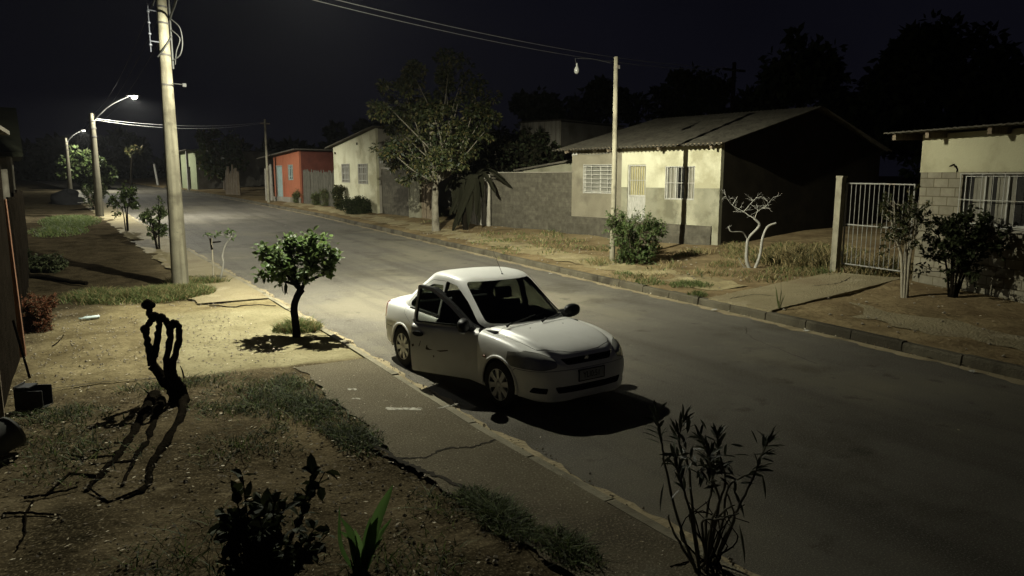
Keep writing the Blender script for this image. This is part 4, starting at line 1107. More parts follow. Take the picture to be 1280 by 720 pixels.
# --- cut back stump with knobbly limbs, its long shadow shaped from added black limbs on the ground
B = ground(219, 500); rg = random.Random(4)
o = empty("pollard", B, 0, "black pollarded stump with four knuckled stems and added black limbs shaped as its long shadow on the bare ground", "tree")
z8 = lambda x, y, dv=0.0: at_range(100 + x / 2.572, 360 + y / 2.572, B) - B + FW * dv
tk = MB()
limb(tk, [Vector((0, 0, -.1)), z8(300, 330), z8(265, 296, .05), z8(222, 252, .08)], .095, .065, seg=9, rg=rg, rough=.014, knots=.15)
limb(tk, [Vector((.05, 0, -.1)), z8(325, 335), z8(318, 300, -.08), z8(305, 262, -.1)], .085, .058, seg=9, rg=rg, rough=.014, knots=.15)
for pts in ([z8(222, 255, .08), z8(208, 195, .1), z8(196, 140, .12), z8(214, 112, .1), z8(232, 95, .08)], [z8(224, 250, .08), z8(243, 195, .0), z8(256, 135, -.02), z8(252, 95, 0), z8(236, 90, .04)], [z8(300, 295, -.1), z8(284, 225, -.04), z8(291, 145, 0), z8(272, 106, .02), z8(252, 94, .02)],
            [z8(310, 268, -.1), z8(316, 235, -.15), z8(330, 180, -.15), z8(334, 130, -.12), z8(320, 106, -.1), z8(302, 124, -.06)], [z8(232, 105, .08), z8(212, 92, .1), z8(207, 68, .1)]):
    limb(tk, pts, .045, .034, seg=8, rg=rg, rough=.012, knots=.16)
for c, r in ((z8(205, 57, .1), .066), (z8(196, 60, .1), .05), (z8(216, 60, .12), .045), (z8(240, 92), .062), (z8(262, 96), .058), (z8(312, 110, -.1), .056), (z8(296, 124, -.06), .05), (z8(196, 138, .1), .06)):
    tk.lathe([(.2 * r, -r), (.8 * r, -.6 * r), (r, 0), (.8 * r, .6 * r), (.2 * r, r)], 9, M=Matrix.Translation(c))
tk.build("trunk", darkbark_m, o, smooth=70)
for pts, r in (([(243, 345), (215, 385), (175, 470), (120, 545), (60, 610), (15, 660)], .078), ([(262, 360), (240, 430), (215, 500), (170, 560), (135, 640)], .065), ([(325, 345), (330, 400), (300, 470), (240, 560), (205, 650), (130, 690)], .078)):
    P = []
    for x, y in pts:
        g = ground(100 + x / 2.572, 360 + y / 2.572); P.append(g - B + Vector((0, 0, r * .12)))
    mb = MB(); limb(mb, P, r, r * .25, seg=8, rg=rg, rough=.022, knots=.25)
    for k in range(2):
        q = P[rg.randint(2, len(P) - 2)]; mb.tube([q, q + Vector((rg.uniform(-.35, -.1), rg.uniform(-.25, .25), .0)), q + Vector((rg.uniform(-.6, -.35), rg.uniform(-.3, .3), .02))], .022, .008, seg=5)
    mb.build("shadow_limb", darkbark_m, o, smooth=70)  # added near-black limbs standing in for the stump's long shadow
for x, y, x2, y2 in ((230, 360, 205, 325), (335, 290, 322, 250)):
    mb = MB(); mb.tube([z8(x, y), z8((x + x2) / 2, (y + y2) / 2 - 6), z8(x2, y2)], .012, .005, seg=5); mb.build("twig", darkbark_m, o)

# --- saplings by the lamp post
B = ground(271, 353); rg = random.Random(6)
for px0, pts, m, lab, tops in ((267, [(267, 353), (266, 330), (265, 306)], palebark_m, "straight cut sapling stake with a dark split top beside the lamp post", [(259, 293), (265, 294)]),
                               (275, [(275, 353), (279, 330), (278, 320), (282, 306), (290, 296)], limed_m, "thin bent pale sapling with tufts of bright leaves beside the lamp post", [(271, 292), (284, 290), (291, 289), (289, 297)])):
    b = ground(px0, 353); o = empty("sapling", b, 0, lab, "sapling")
    mb = MB(); limb(mb, [at_range(x, y, b) - b for x, y in pts], .028, .018, seg=7); 
    if px0 == 267:
        mb2 = MB(); limb(mb2, [at_range(265, 312, b) - b, at_range(263, 298, b) - b], .03, .03); limb(mb2, [at_range(266, 303, b) - b, at_range(276, 302, b) - b], .022, .016); mb2.build("split_top", darkbark_m, o, smooth=60)
    top = Vector(mb.v[-3])
    for x, y in tops: mb.tube([top, at_range(x, y, b) - b], .010, .006, seg=5)
    mb.build("stem", m, o, smooth=60)
    cr = MB()
    for x, y in tops:
        for k in range(12): leaf(cr, rg, at_range(x + rg.uniform(-4, 4), y + rg.uniform(-1.5, 1.5), b) - b + FW * rg.uniform(-.08, .08), rvec(rg) + Vector((0, 0, .2)), .10, .05)
    cr.build("leaves", leaf_fresh, o)

# --- small trees along the left pavement
def bushy(name, base, px, py, w, h, label, cat, seed, lm, stems=5, bark=bark_m, leafL=.07, leafW=.04, per=6, depth=2, dens=1.0, clear=.3, lift=.0, lean=0.0):
    """many-stemmed bush filling the pixel box centred px with top py; w, h in metres"""
    rg = random.Random(seed); o = empty(name, base, 0, label, cat); tk = MB(); tips = []
    for k in range(stems):
        a = 2 * math.pi * k / stems + rg.uniform(-.4, .4); r = w * .42 * rg.uniform(.2, 1)
        top = Vector((math.cos(a) * r + lean * w, math.sin(a) * r, h * rg.uniform(.6, .95)))
        P = limb(tk, [Vector((math.cos(a) * .05, math.sin(a) * .05, -.08)), Vector((top.x * .35, top.y * .35, h * clear)), Vector((top.x * .8, top.y * .8, h * .62)), top], .03 * max(1, h / 2), .010, seg=6)
        m = len(P)
        for i in range(int(m * clear) + 1, m, 1):
            for j in range(max(1, int(2 * dens))):
                shoot(tk, rg, P[i], (rvec(rg) + Vector((math.cos(a) * .5, math.sin(a) * .5, .35 + lift))).normalized(), w * rg.uniform(.10, .26), .008, depth - 1 if depth > 1 else 0, tips, seg=4, kids=(2, 3))
    tk.build("stems", bark, o, smooth=60)
    cr = MB(); foliage(cr, rg, tips, per, leafL, leafW, tuple(range(len(lm))), leafL * .6, full=leafL > .06)
    cr.build("leaves", lm, o)
    return o
bushy("small_tree", ground(159, 289), 160, 242, 1.7, 1.95, "dark twin-stemmed small tree on the pavement between the first two lamp posts", "tree", 31, [leaf_dark, leaf_mid], stems=4, bark=darkbark_m, leafL=.16, leafW=.10, per=2, clear=.45, dens=.6)
bushy("bush", ground(198, 312), 195, 258, 1.0, 1.7, "slender upright small-leaved bush just left of the near lamp post", "bush", 32, [leaf_dark, leaf_mid], stems=6, bark=darkbark_m, leafL=.08, leafW=.05, per=3, clear=.25, dens=.7)
bushy("bush", ground(121, 263), 121, 240, 1.2, 1.6, "faint twiggy bush at the foot of the second lamp post", "bush", 33, [leaf_dark], stems=5, leafL=.12, leafW=.07, per=2)

# --- shrubs on the far side
bushy("shrub", ground(794, 329), 792, 272, 1.45, 1.35, "dense green shrub at the foot of the thin lamp pole before the big house", "shrub", 41, [leaf_mid, leaf_mid, leaf_fresh], stems=14, leafL=.08, leafW=.035, per=3, clear=.12, dens=1.0)
bushy("tall_bush", ground(1131, 371), 1115, 248, 1.25, 2.25, "tall twiggy bush with pale bare stems in front of the barred gate", "bush", 42, [leaf_olive, leaf_dark], stems=7, bark=palebark_m, leafL=.065, leafW=.04, per=3, clear=.38, dens=.8, lean=-.12)
bushy("bush", ground(1190, 373), 1190, 268, 1.5, 1.9, "dark spreading bush against the bare block wall", "bush", 43, [leaf_dark], stems=9, bark=darkbark_m, leafL=.085, leafW=.05, per=4, clear=.3, dens=.9)
bushy("shrub", ground(424, 262), 424, 232, .75, 1.5, "pale-leaved bush at the left corner of the cream house", "shrub", 44, [leaf_dark, leaf_olive], stems=5, leafL=.12, leafW=.08, per=2, clear=.15)
bushy("shrub", ground(447, 267), 447, 250, 1.6, .55, "low round shrub under the windows of the cream house", "shrub", 45, [leaf_dark], stems=14, leafL=.10, leafW=.06, per=4, clear=.1)
bushy("dry_bush", ground(46, 413), 46, 365, .55, .55, "rusty red dried bush against the board fence on the left", "bush", 46, [leaf_red, leaf_brown], stems=14, leafL=.05, leafW=.02, per=5, clear=.1, bark=redwood_m)
bushy("low_weed", ground(58, 338), 58, 325, 1.0, .20, "low dark weeds spreading beside the log", "weed", 47, [leaf_dark, blade_dark], stems=8, leafL=.08, leafW=.06, per=3, clear=.1)
for i, (x, y, h, w) in enumerate(((372, 254, .8, .6), (408, 257.5, 1.1, .9), (395, 256.5, .8, .5))):
    bushy("fence_weed", ground(x, y), x, 230, w, h, ["grassy weeds at the right corner of the orange red house", "tall wispy weeds climbing the right half of the dark stick fence", "low wispy weeds before the middle of the dark stick fence"][i], "weed", 60 + i, [blade_green, leaf_olive], stems=5, leafL=.15, leafW=.03, per=1, clear=.1)

# --- limewashed pruned tree
B = ground(940, 336); rg = random.Random(8)
o = empty("pruned_tree", B, 0, "bare limewashed tree with flat twiggy top standing against the black side wall", "tree")
z5 = lambda x, y, dv=0.0: at_range(860 + x / 4.5, 200 + y / 4.5, B) - B + FW * dv
tk = MB()
limb(tk, [z5(352, 622), z5(330, 565), z5(333, 470), z5(346, 432), z5(402, 368), z5(374, 330)], .055, .030, seg=8)
limb(tk, [z5(372, 622), z5(400, 540, -.05), z5(414, 440, -.08), z5(440, 376, -.1), z5(487, 353, -.1)], .045, .028, seg=8)
limb(tk, [z5(335, 445), z5(300, 405, -.1), z5(232, 400, -.2), z5(214, 378, -.22)], .024, .012, seg=6)
limb(tk, [z5(352, 622), z5(310, 595), z5(284, 548)], .016, .006, seg=5)
tk.build("trunk", limed_m, o, smooth=70)
tw = MB(); ends = []
for pts in ([z5(374, 330), z5(320, 294, .1), z5(262, 255, .2), z5(225, 208, .2)], [z5(320, 294, .1), z5(345, 245, -.1), z5(375, 212, -.15)], [z5(376, 330), z5(385, 290, -.1), z5(432, 256, -.15), z5(465, 208, -.2)], [z5(385, 290, -.1), z5(400, 245, .2)], [z5(262, 255, .2), z5(300, 205, .3)], [z5(432, 256, -.1), z5(400, 215, -.3)]):
    P = limb(tw, pts, .015, .005, seg=5, rg=rg, rough=.008); ends += P[5:]
def fine(q, d, l, r, dep):
    P = [q]
    for j in range(3):
        d = (d + rvec(rg) * .55).normalized(); P.append(P[-1] + d * (l / 3))
    tw.tube(P, r, r * .6, seg=4)
    if dep:
        for j in (1, 2, 3): fine(P[j], (d + rvec(rg) * .9 + Vector((0, 0, .1))).normalized(), l * .6, r * .6, dep - 1)
for q in ends:
    fine(q, Vector((rg.uniform(-1, 1), rg.uniform(-1, 1), rg.uniform(-.3, .6))).normalized(), rg.uniform(.16, .30), .006, 1)
q = z5(214, 378, -.22)
for k in range(6): tw.tube([q, q + rvec(rg) * .12 + Vector((0, 0, .05))], .006, .003, seg=4)
tw.build("twigs", limed_m, o)

# --- crowns made of leaf clumps
def crowned_tree(name, base, trunk_px, clumps, label, cat, seed, lm, n, L_, W_, bark, r0, depth_sd=1.0, group=None, dist=None, forks=True, flat=.8, rs=1.0):
    """clumps = (px, py, radius px): placed at the trunk's distance, scattered in depth"""
    rg = random.Random(seed); o = empty(name, base, 0, label, cat, group); k = Vector((base.x, base.y, 0)).dot(FW) / FOC
    tk = MB(); P = limb(tk, [at_range(x, y, base) - base for x, y in trunk_px], r0, r0 * .55, seg=9, rg=rg, rough=r0 * .06)
    cr = MB(); C_ = []
    tot = sum(c[2] ** 2 for c in clumps)
    for x, y, r in clumps:
        c = at_range(x, y, base) - base + FW * rg.gauss(0, depth_sd); C_.append((c, r * k))
    for c, r in C_:
        if forks:
            s = P[-1] if rg.random() < .6 else P[-max(1, len(P) // 3)]
            limb(tk, [s, s.lerp(c, .5) + rvec(rg) * r * .5 - Vector((0, 0, r * .2)), c], r0 * .24, r0 * .05, seg=5)
        m = max(6, int(n * (r / k) ** 2 / tot * rg.uniform(.25, 1.75)))
        sub = [(c + rvec(rg) * r * 1.15, r * rg.uniform(.24, .48)) for _ in range(9)]
        for i in range(m):
            cc, rr = rg.choice(sub); v = rvec(rg); v = v.normalized() * v.length ** .5
            p = cc + Vector((v.x * rr, v.y * rr, v.z * rr * flat)) * rs
            quick_leaf(cr, rg, p, (v + rvec(rg) * .7 + Vector((0, 0, -.35))), L_ * rg.uniform(.6, 1.3), W_ * rg.uniform(.7, 1.25), rg.randrange(len(lm)))
    tk.build("trunk", bark, o, smooth=70); cr.build("crown", lm, o)
    return o
z7 = lambda L_: [(300 + x / 2.88, 50 + y / 2.88, r / 2.88) for x, y, r in L_]
B = ground(545, 289)
crowned_tree("tree", B, [(545, 291), (544, 270), (544, 245), (546, 225), (556, 205)], z7([(590, 180, 55), (650, 160, 50), (540, 235, 50), (600, 250, 55), (690, 240, 50), (560, 290, 45), (640, 320, 55), (710, 330, 50), (590, 345, 45), (770, 290, 55), (850, 220, 60), (880, 270, 45), (800, 130, 60), (760, 110, 40), (850, 310, 50), (800, 370, 45),
    (780, 410, 40), (700, 400, 55), (640, 420, 45), (600, 420, 40), (570, 470, 40), (540, 450, 30), (720, 450, 45), (790, 440, 30), (475, 385, 24), (510, 380, 22), (660, 470, 40), (520, 215, 35), (740, 220, 50), (690, 300, 60), (640, 260, 50), (880, 330, 40), (760, 340, 50), (830, 370, 40), (740, 160, 45), (800, 180, 45), (560, 400, 40)]),
    "big roadside tree with loose olive green leaves in front of the plank gate", "tree", 51, [leaf_olive, leaf_deep, leaf_deep, leaf_olive], 19000, .18, .085, mat("grey_bark", [(.10, .09, .065), (.16, .145, .11)], scale=5, rough=.95, bump=.8, big=((.05, .043, .03), 2.5, .52, .8)), .19, 1.2)
B = Vector((19.0, 33.5, .9))
crowned_tree("tree", B, [(640, 262), (641, 230), (645, 205)], [(600, 190, 20), (615, 175, 18), (640, 180, 22), (625, 200, 22), (655, 168, 16), (660, 190, 20), (680, 195, 14), (690, 205, 10), (600, 215, 18), (645, 208, 14), (672, 178, 12), (588, 205, 16), (700, 206, 9), (668, 200, 14), (630, 210, 16), (652, 196, 16)],
    "dark glossy tree crowding behind the grey yard wall and outhouse roof", "tree", 52, [leaf_black, leaf_black, leaf_far], 9000, .26, .13, darkbark_m, .2, .8)
B = ground(112, 237)
crowned_tree("tree", B, [(111, 238), (112, 225)], [(100, 205, 11), (112, 200, 12), (125, 205, 12), (135, 213, 9), (95, 215, 9), (108, 214, 13), (122, 217, 12), (133, 222, 8), (98, 225, 9), (113, 227, 11), (126, 228, 9), (88, 207, 7), (78, 212, 8), (72, 218, 6), (104, 196, 6), (80, 200, 6)],
    "round leafy tree lit bright green by the farthest lamp", "tree", 53, [leaf_mid, leaf_dark], 5200, .42, .30, bark_m, .3, 1.2, forks=False)
B = ground(277, 238)
crowned_tree("tree", B, [(283, 238), (282, 222), (280, 205)], [(258, 178, 9), (270, 174, 10), (283, 176, 10), (296, 182, 9), (265, 190, 10), (280, 190, 12), (295, 195, 10), (262, 203, 8), (275, 205, 10), (290, 208, 10), (302, 203, 7), (283, 215, 8), (270, 214, 6), (254, 190, 6)],
    "dark broad tree over the leaning boards at the far bend", "tree", 54, [leaf_mid, leaf_olive], 3600, .42, .28, bark_m, .3, 1.2)
B = ground(165, 237.5)
crowned_tree("tree", B, [(164, 239), (164, 215), (165, 192)], [(163, 187, 4), (169, 185, 4), (173, 187, 3), (160, 190, 3)], "thin tall tree whose small top catches the lamp light at the street's far end", "tree", 55, [leaf_olive], 260, .34, .2, darkbark_m, .14, .3)

# --- banana plant with hanging dead leaves
B = ground(582, 287); rg = random.Random(19)
o = empty("banana_plant", B, 0, "dark banana plant with limp torn leaves hanging between the sticks and the big tree", "plant")
mb = MB(); limb(mb, [Vector((0, 0, -.1)), at_range(581, 262, B) - B, at_range(584, 235, B) - B, at_range(588, 224, B) - B], .14, .07, seg=9); mb.build("stem", darkbark_m, o, smooth=60)
top = at_range(587, 226, B) - B
for (x, y), (x1, y1), w, m in (((572, 224), (568, 268), .34, 0), ((580, 232), (574, 282), .36, 0), ((595, 226), (596, 272), .30, 0), ((612, 214), (641, 236), .26, 0), ((604, 216), (620, 242), .24, 1), ((570, 222), (556, 240), .26, 1), ((585, 215), (590, 268), .34, 0), ((592, 222), (566, 290), .34, 0), ((600, 220), (603, 250), .22, 1), ((560, 222), (524, 232), .24, 0), ((576, 228), (580, 286), .34, 0), ((588, 228), (586, 284), .3, 0), ((582, 222), (562, 270), .3, 0), ((596, 230), (600, 280), .26, 0), ((608, 210), (634, 226), .2, 0)):
    a, b = at_range(x, y, B) - B + FW * rg.uniform(-.5, .3), at_range(x1, y1, B) - B + FW * rg.uniform(-.6, .2)
    w *= .62; P = smooth_path([top, a, b], 7); mb = MB(); s = (RT + FW * rg.uniform(-.8, .8)).normalized(); n = len(P)
    for i, p in enumerate(P):
        ww = w * (.15 + .85 * math.sin(math.pi * min(1, (i + .6) / n)) ** .6) * (1 if i < n - 1 else .15)
        for sg in (-1, 0, 1): mb.v.append(tuple(p + s * (sg * ww * rg.uniform(.75, 1.05)) - FW * (.05 * abs(sg))))
    for i in range(n - 1):
        for c in (0, 1):
            q = i * 3 + c; mb.f.append((q, q + 1, q + 4, q + 3)); mb.m.append(0)
    mb.build("leaf", leaf_black, o)

# --- dark trees against the sky
def dark_tree(x, y0, clumps, dist, label, seed, r0=.35, n=4500, L_=.55):
    d = ray(x, 221); t = dist / Vector((d.x, d.y, 0)).dot(FW); b = Vector((d.x * t, d.y * t, 1.0))
    crowned_tree("tree", b, [(x, 221), (x, y0 + 60), (x, y0 + 30)], clumps, label, "tree", seed, [leaf_far], n, L_, L_ * .6, darkbark_m, r0, 1.5)
dark_tree(1000, 60, [(975, 85, 22), (995, 72, 22), (1015, 78, 20), (1000, 95, 30), (970, 105, 20), (1030, 100, 22), (1040, 88, 14), (985, 120, 30), (1020, 122, 30), (1050, 112, 20), (965, 130, 26), (1060, 135, 30), (1090, 150, 30)], 48, "black rounded tree against the sky above the big house roof", 71)
dark_tree(1170, 40, [(1170, 45, 22), (1150, 55, 24), (1190, 58, 24), (1205, 50, 14), (1120, 72, 24), (1105, 82, 20), (1165, 82, 34), (1215, 80, 26), (1235, 72, 16), (1130, 105, 34), (1185, 112, 36), (1230, 105, 30), (1245, 92, 18), (1090, 100, 24), (1130, 138, 40), (1180, 145, 42), (1230, 138, 40), (1085, 128, 30), (1100, 160, 36), (1150, 175, 40), (1210, 175, 40)], 52, "largest black tree against the sky, behind the block house", 72, r0=.5, n=9500, L_=.6)
dark_tree(1275, 90, [(1262, 105, 20), (1280, 95, 24), (1300, 100, 30), (1270, 125, 30), (1310, 130, 30)], 56, "black tree cut off by the right edge of the picture", 73)
dark_tree(875, 105, [(845, 112, 16), (870, 105, 18), (890, 108, 16), (860, 125, 24), (905, 125, 20), (830, 128, 18), (885, 130, 24), (935, 130, 16), (800, 132, 16)], 62, "low black tree against the sky behind the dark timber pole", 74, n=4200)
dark_tree(672, 120, [(655, 132, 10), (672, 124, 12), (690, 130, 10), (665, 140, 14), (685, 142, 14)], 60, "rounded black tree above the tall tin building", 75, n=2400)
dark_tree(735, 118, [(715, 130, 10), (735, 122, 13), (752, 118, 13), (770, 128, 12), (725, 140, 16), (755, 138, 18), (785, 138, 14)], 64, "black tree left of the thin lamp pole, behind the big house", 76, n=3200)
# the far wood behind the street: one dark mass
rg = random.Random(80); mb = MB()
for i in range(210):
    x = rg.uniform(-260, 760); top = 176 - 10 * math.sin(x / 60.0) - 8 * math.sin(x / 23.0 + 1) - (16 if 300 < x < 640 else 0) - max(0, x - 480) * .06 - rg.uniform(0, 6)
    r = rg.uniform(7, 15); y = top + r + rg.uniform(0, 1) ** .7 * max(2, 222 - top - r); dist = rg.uniform(112, 150)
    d = ray(x, y); t = dist / Vector((d.x, d.y, 0)).dot(FW); c = Vector((d.x * t, d.y * t, CAM_H + d.z * t)); rr = r * dist / FOC
    for k in range(130):
        v = rvec(rg); v = v.normalized() * v.length ** .4
        quick_leaf(mb, rg, c + Vector((v.x * rr, v.y * rr, v.z * rr * .8)), v + rvec(rg) * .6, rg.uniform(.7, 1.6), rg.uniform(.5, 1.0), 0)
tag(mb.build("far_wood", [leaf_far]), "continuous dark wood closing the view behind the houses", "wood", kind="stuff")

# --- foreground plants
B = ground(880, 712); rg = random.Random(91)
o = empty("oleander", B, 0, "leggy oleander with long narrow leaves at the bottom of the picture, right of the paving", "plant")
z6 = lambda x, y, dv=0.0: at_range(700 + x / 3.0, 480 + y / 3.0, B) - B + FW * dv
st = MB(); tips = []
bx = [z6(505 + k * 12, 700, rg.uniform(-.1, .1)) for k in range(8)]
for k, pts in enumerate(([bx[0], z6(440, 500), z6(400, 320, .05), z6(385, 220, .06), z6(365, 125, .08)], [bx[1], z6(480, 480, -.1), z6(445, 360, -.12), z6(415, 260, -.1)], [bx[2], z6(510, 500, .1), z6(500, 330, .15), z6(470, 250, .2), z6(485, 170, .2)],
        [bx[3], z6(555, 500, -.1), z6(575, 400, -.15), z6(540, 290, -.2), z6(520, 190, -.2)], [bx[4], z6(570, 520, .15), z6(600, 420, .2), z6(590, 320, .2), z6(555, 240, .2)], [bx[5], z6(610, 520), z6(640, 400, .05), z6(720, 360, .1), z6(760, 335, .1)],
        [bx[6], z6(600, 560, -.1), z6(640, 440, -.15), z6(690, 340, -.15), z6(740, 240, -.1), z6(765, 195, -.1)], [bx[4], z6(560, 560), z6(600, 470, -.05), z6(640, 430, -.1)], [bx[1], z6(460, 620, .1), z6(430, 560, .12), z6(420, 520, .12)], [bx[5], z6(610, 480, .1), z6(635, 380, .1), z6(610, 260, .1), z6(605, 215, .1)],
        [bx[2], z6(520, 600, -.2), z6(505, 470, -.2), z6(560, 460, -.2), z6(640, 435, -.2)], [bx[6], z6(640, 600, .1), z6(670, 520, .1), z6(640, 430, .12)])):
    P = limb(st, pts, .0125, .0055, seg=6, rg=rg, rough=.006)
    if k not in (7, 8, 10, 11): tips += [(P[i], (P[i] - P[i - 1]).normalized()) for i in range(len(P) - 7, len(P))]
st.build("stems", mat("oleander_stem", [(.06, .055, .035), (.12, .11, .075)], scale=9, rough=.7), o, smooth=60)
lf = MB()
for p, d in tips:
    for k in range(3): leaf(lf, rg, p, d * .9 + rvec(rg) * 1.0, rg.uniform(.08, .16), rg.uniform(.020, .030), 0, curl=.1)
for c in ((520, 320), (590, 300), (460, 270), (620, 330), (560, 340)):
    for k in range(22): leaf(lf, rg, z6(c[0] + rg.uniform(-30, 30), c[1] + rg.uniform(-30, 20), rg.uniform(-.15, .15)), rvec(rg), rg.uniform(.09, .14), .024, 0)
for a, b, w in (((390, 370), (370, 480), .030), ((645, 385), (700, 505), .042), ((672, 525), (700, 672), .026), ((757, 335), (775, 430), .024), ((720, 265), (795, 262), .028), ((690, 235), (640, 225), .02), ((650, 265), (710, 265), .022), ((740, 225), (718, 168), .018), ((370, 265), (440, 262), .024), ((375, 300), (430, 300), .03), ((468, 305), (425, 355), .026), ((480, 200), (455, 240), .03), ((485, 120), (478, 185), .03), ((525, 130), (552, 172), .02), ((328, 150), (362, 132), .014)):
    A, Bb = z6(*a), z6(*b); leaf(lf, rg, A, Bb - A, (Bb - A).length, w, 0, curl=.05)
for k in range(9):
    a = z6(rg.uniform(480, 610), 690, rg.uniform(-.1, .1)); limb(st2 := MB(), [a, z6(rg.uniform(440, 660), rg.uniform(520, 600), rg.uniform(-.15, .15)), z6(rg.uniform(420, 690), rg.uniform(420, 500), rg.uniform(-.15, .15))], .008, .003, seg=5, rg=rg, rough=.01)
    st2.build("stem", darkbark_m, o, smooth=60)
lf.build("leaves", [leaf_mat("oleander_leaf", (.02, .024, .014), (.035, .042, .024), (.08, .09, .055), rough=.5, trans=.1)], o)

B = ground(335, 745); rg = random.Random(92)
o = empty("broadleaf_shrub", B, 0, "dark broad-leaved shrub at the bottom left of the picture", "shrub")
st = MB(); lf = MB()
for k in range(28):
    tx, ty = rg.uniform(272, 402), rg.uniform(590, 700)
    P = limb(st, [Vector((rg.uniform(-.05, .05), rg.uniform(-.05, .05), -.05)), (at_range((335 + tx) / 2 + rg.uniform(-8, 8), (745 + ty) / 2, B) - B) + FW * rg.uniform(-.1, .1), at_range(tx, ty, B) - B + FW * rg.uniform(-.25, .25)], .010, .004, seg=5)
    for i in range(3, len(P)):
        for j in range(3): leaf(lf, rg, P[i], rvec(rg) + Vector((0, 0, .15)) + (P[i] - P[i - 1]).normalized() * .3, rg.uniform(.07, .14), rg.uniform(.045, .08), 0, curl=.2)
st.build("stems", darkbark_m, o, smooth=60); lf.build("leaves", [leaf_dark], o)

B = ground(450, 716); rg = random.Random(93)
o = empty("blade_plant", B, 0, "fresh green strap-leaved plant between the broad-leaved shrub and the paving", "plant")
gm = leaf_mat("strap_leaf", (.045, .085, .022), (.065, .12, .032), (.10, .17, .05), rough=.4, trans=.45); lf = MB()
for tip, mid, w in (((492, 604), (471, 652), .085), ((429, 640), (441, 664), .07), ((462, 648), (456, 680), .055), ((474, 642), (462, 674), .06), ((430, 660), (444, 684), .05), ((480, 668), (466, 690), .04), ((422, 636), (427, 680), .030), ((424, 664), (440, 676), .05), ((488, 652), (468, 680), .05), ((446, 655), (450, 684), .05)):
    a = Vector((rg.uniform(-.03, .03), rg.uniform(-.03, .03), -.02)); m_ = at_range(*mid, B) - B + FW * rg.uniform(-.05, .05); t = at_range(*tip, B) - B + FW * rg.uniform(-.08, .08)
    P = smooth_path([a, m_, t], 6); n = len(P); s = (RT + FW * rg.uniform(-.25, .25) + Vector((0, 0, rg.uniform(-.5, .5)))).normalized(); b0 = len(lf.v)
    for i, p in enumerate(P):
        ww = w * .5 * (math.sin(math.pi * (.12 + .88 * i / (n - 1))) ** .7 if i < n - 1 else .02)
        nn = s.cross(Vector((0, 0, 1)))
        for sg in (-1, 0, 1): lf.v.append(tuple(p + s * (sg * ww) + nn * (abs(sg) * ww * .5)))
    for i in range(n - 1):
        for c in (0, 1):
            q = b0 + i * 3 + c; lf.f.append((q, q + 1, q + 4, q + 3)); lf.m.append(0)
lf.build("leaves", [gm], o, smooth=60)
mb = MB()
for k in range(5): mb.tube([Vector((rg.uniform(-.04, .04), rg.uniform(-.04, .04), -.05)), Vector((rg.uniform(-.1, .05), rg.uniform(-.1, .1), rg.uniform(.1, .2)))], .008, .004, seg=5)
mb.build("stems", blade_dark if False else darkbark_m, o)

# upright weed on the corner of the drive
B = ground(974, 388); rg = random.Random(94)
o = empty("weed", B, 0, "upright spiky weed growing from the corner of the gate driveway", "weed"); lf = MB()
for k in range(9): 
    d = Vector((rg.uniform(-.25, .25), rg.uniform(-.25, .25), 1)); leaf(lf, rg, Vector((0, 0, -.02)), d, rg.uniform(.25, .62), .022, 0, curl=.05)
lf.build("blades", [blade_green], o)
mb = MB(); mb.tube([(0, 0, -.05), (.02, 0, .4), (.0, .0, .72)], .006, .003, seg=5); mb.build("stem", bark_m, o)

# --- grass and litter
def grass(name, spots, h, label, mats, seed, w=.008, sd=.4, zf=None, lean=.5, cat="grass"):
    """spots = (x, y, radius x, radius y, blades)"""
    rg = random.Random(seed); mb = MB()
    for x, y, rx, ry, n in spots:
        for k in range(n):
            a = rg.uniform(0, 2 * math.pi); r = math.sqrt(rg.random())
            if rg.random() < .5: r *= rg.random() ** .3
            px_, py_ = x + rx * r * math.cos(a), y + ry * r * math.sin(a)
            if math.sin(px_ * 5.3 + seed) + math.sin(py_ * 4.7 + px_ * 2.1) < -.7 and rg.random() < .75: continue
            z = gz(px_, py_) + .01; hh = h * rg.uniform(.35, 1.2) * (1.15 - .6 * r)
            d = Vector((rg.gauss(0, lean), rg.gauss(0, lean), 1)) * hh; s = Vector((rg.uniform(-1, 1), rg.uniform(-1, 1), 0)).normalized() * w * rg.uniform(.6, 1.3)
            p = Vector((px_, py_, z)); m_ = p + d * .55; t = p + d + Vector((d.x, d.y, -hh * .15)) * .5; b = len(mb.v)
            mb.v += [tuple(p - s), tuple(p + s), tuple(m_ + s * .8), tuple(m_ - s * .8), tuple(t)]
            i = rg.randrange(len(mats)); mb.f += [(b, b + 1, b + 2, b + 3), (b + 3, b + 2, b + 4)]; mb.m += [i, i]
    return tag(mb.build(name, mats), label, cat, kind="stuff")
def gp(x, y): p = ground(x, y); return p.x, p.y
x, y = gp(185, 372); grass("grass", [(x, y, 1.2, 1.0, 8000), (x + .75, y + .2, .75, .8, 4500), (x - 1.0, y + .4, .8, 1.0, 2200), (2.1, 20.4, .5, .6, 900), (2.7, 20.3, .5, .3, 500)], .24, "patch of short green grass around the foot of the near lamp post", [blade_green, blade_green, blade_dry], 1, w=.009)
x, y = gp(95, 275); grass("grass", [(-.6, 44, 1.4, 4.5, 5200), (-1.0, 38, 1.2, 3, 1200)], .22, "dim green lawn beyond the dark yard, before the second lamp post", [blade_green], 2, w=.02)
x, y = gp(372, 413); grass("grass", [(x, y, .45, .35, 1600)], .24, "rounded grass tuft at the foot of the small street tree", [blade_green, blade_green, blade_dry], 3)
grass("grass", [(1.7, 9.2, .8, 1.2, 2600), (2.25, 8.9, .35, 1.5, 2400), (2.35, 7.6, .28, .9, 1800), (1.3, 7.7, .6, .7, 500), (-.2, 8.6, .7, 1.2, 900), (1.0, 10.6, 1.0, .35, 700), (-.4, 9.9, .6, .4, 600)], .10, "thin weedy grass between the yard earth and the old paving", [blade_dark, blade_dark, blade_green], 4, w=.006, lean=.8)
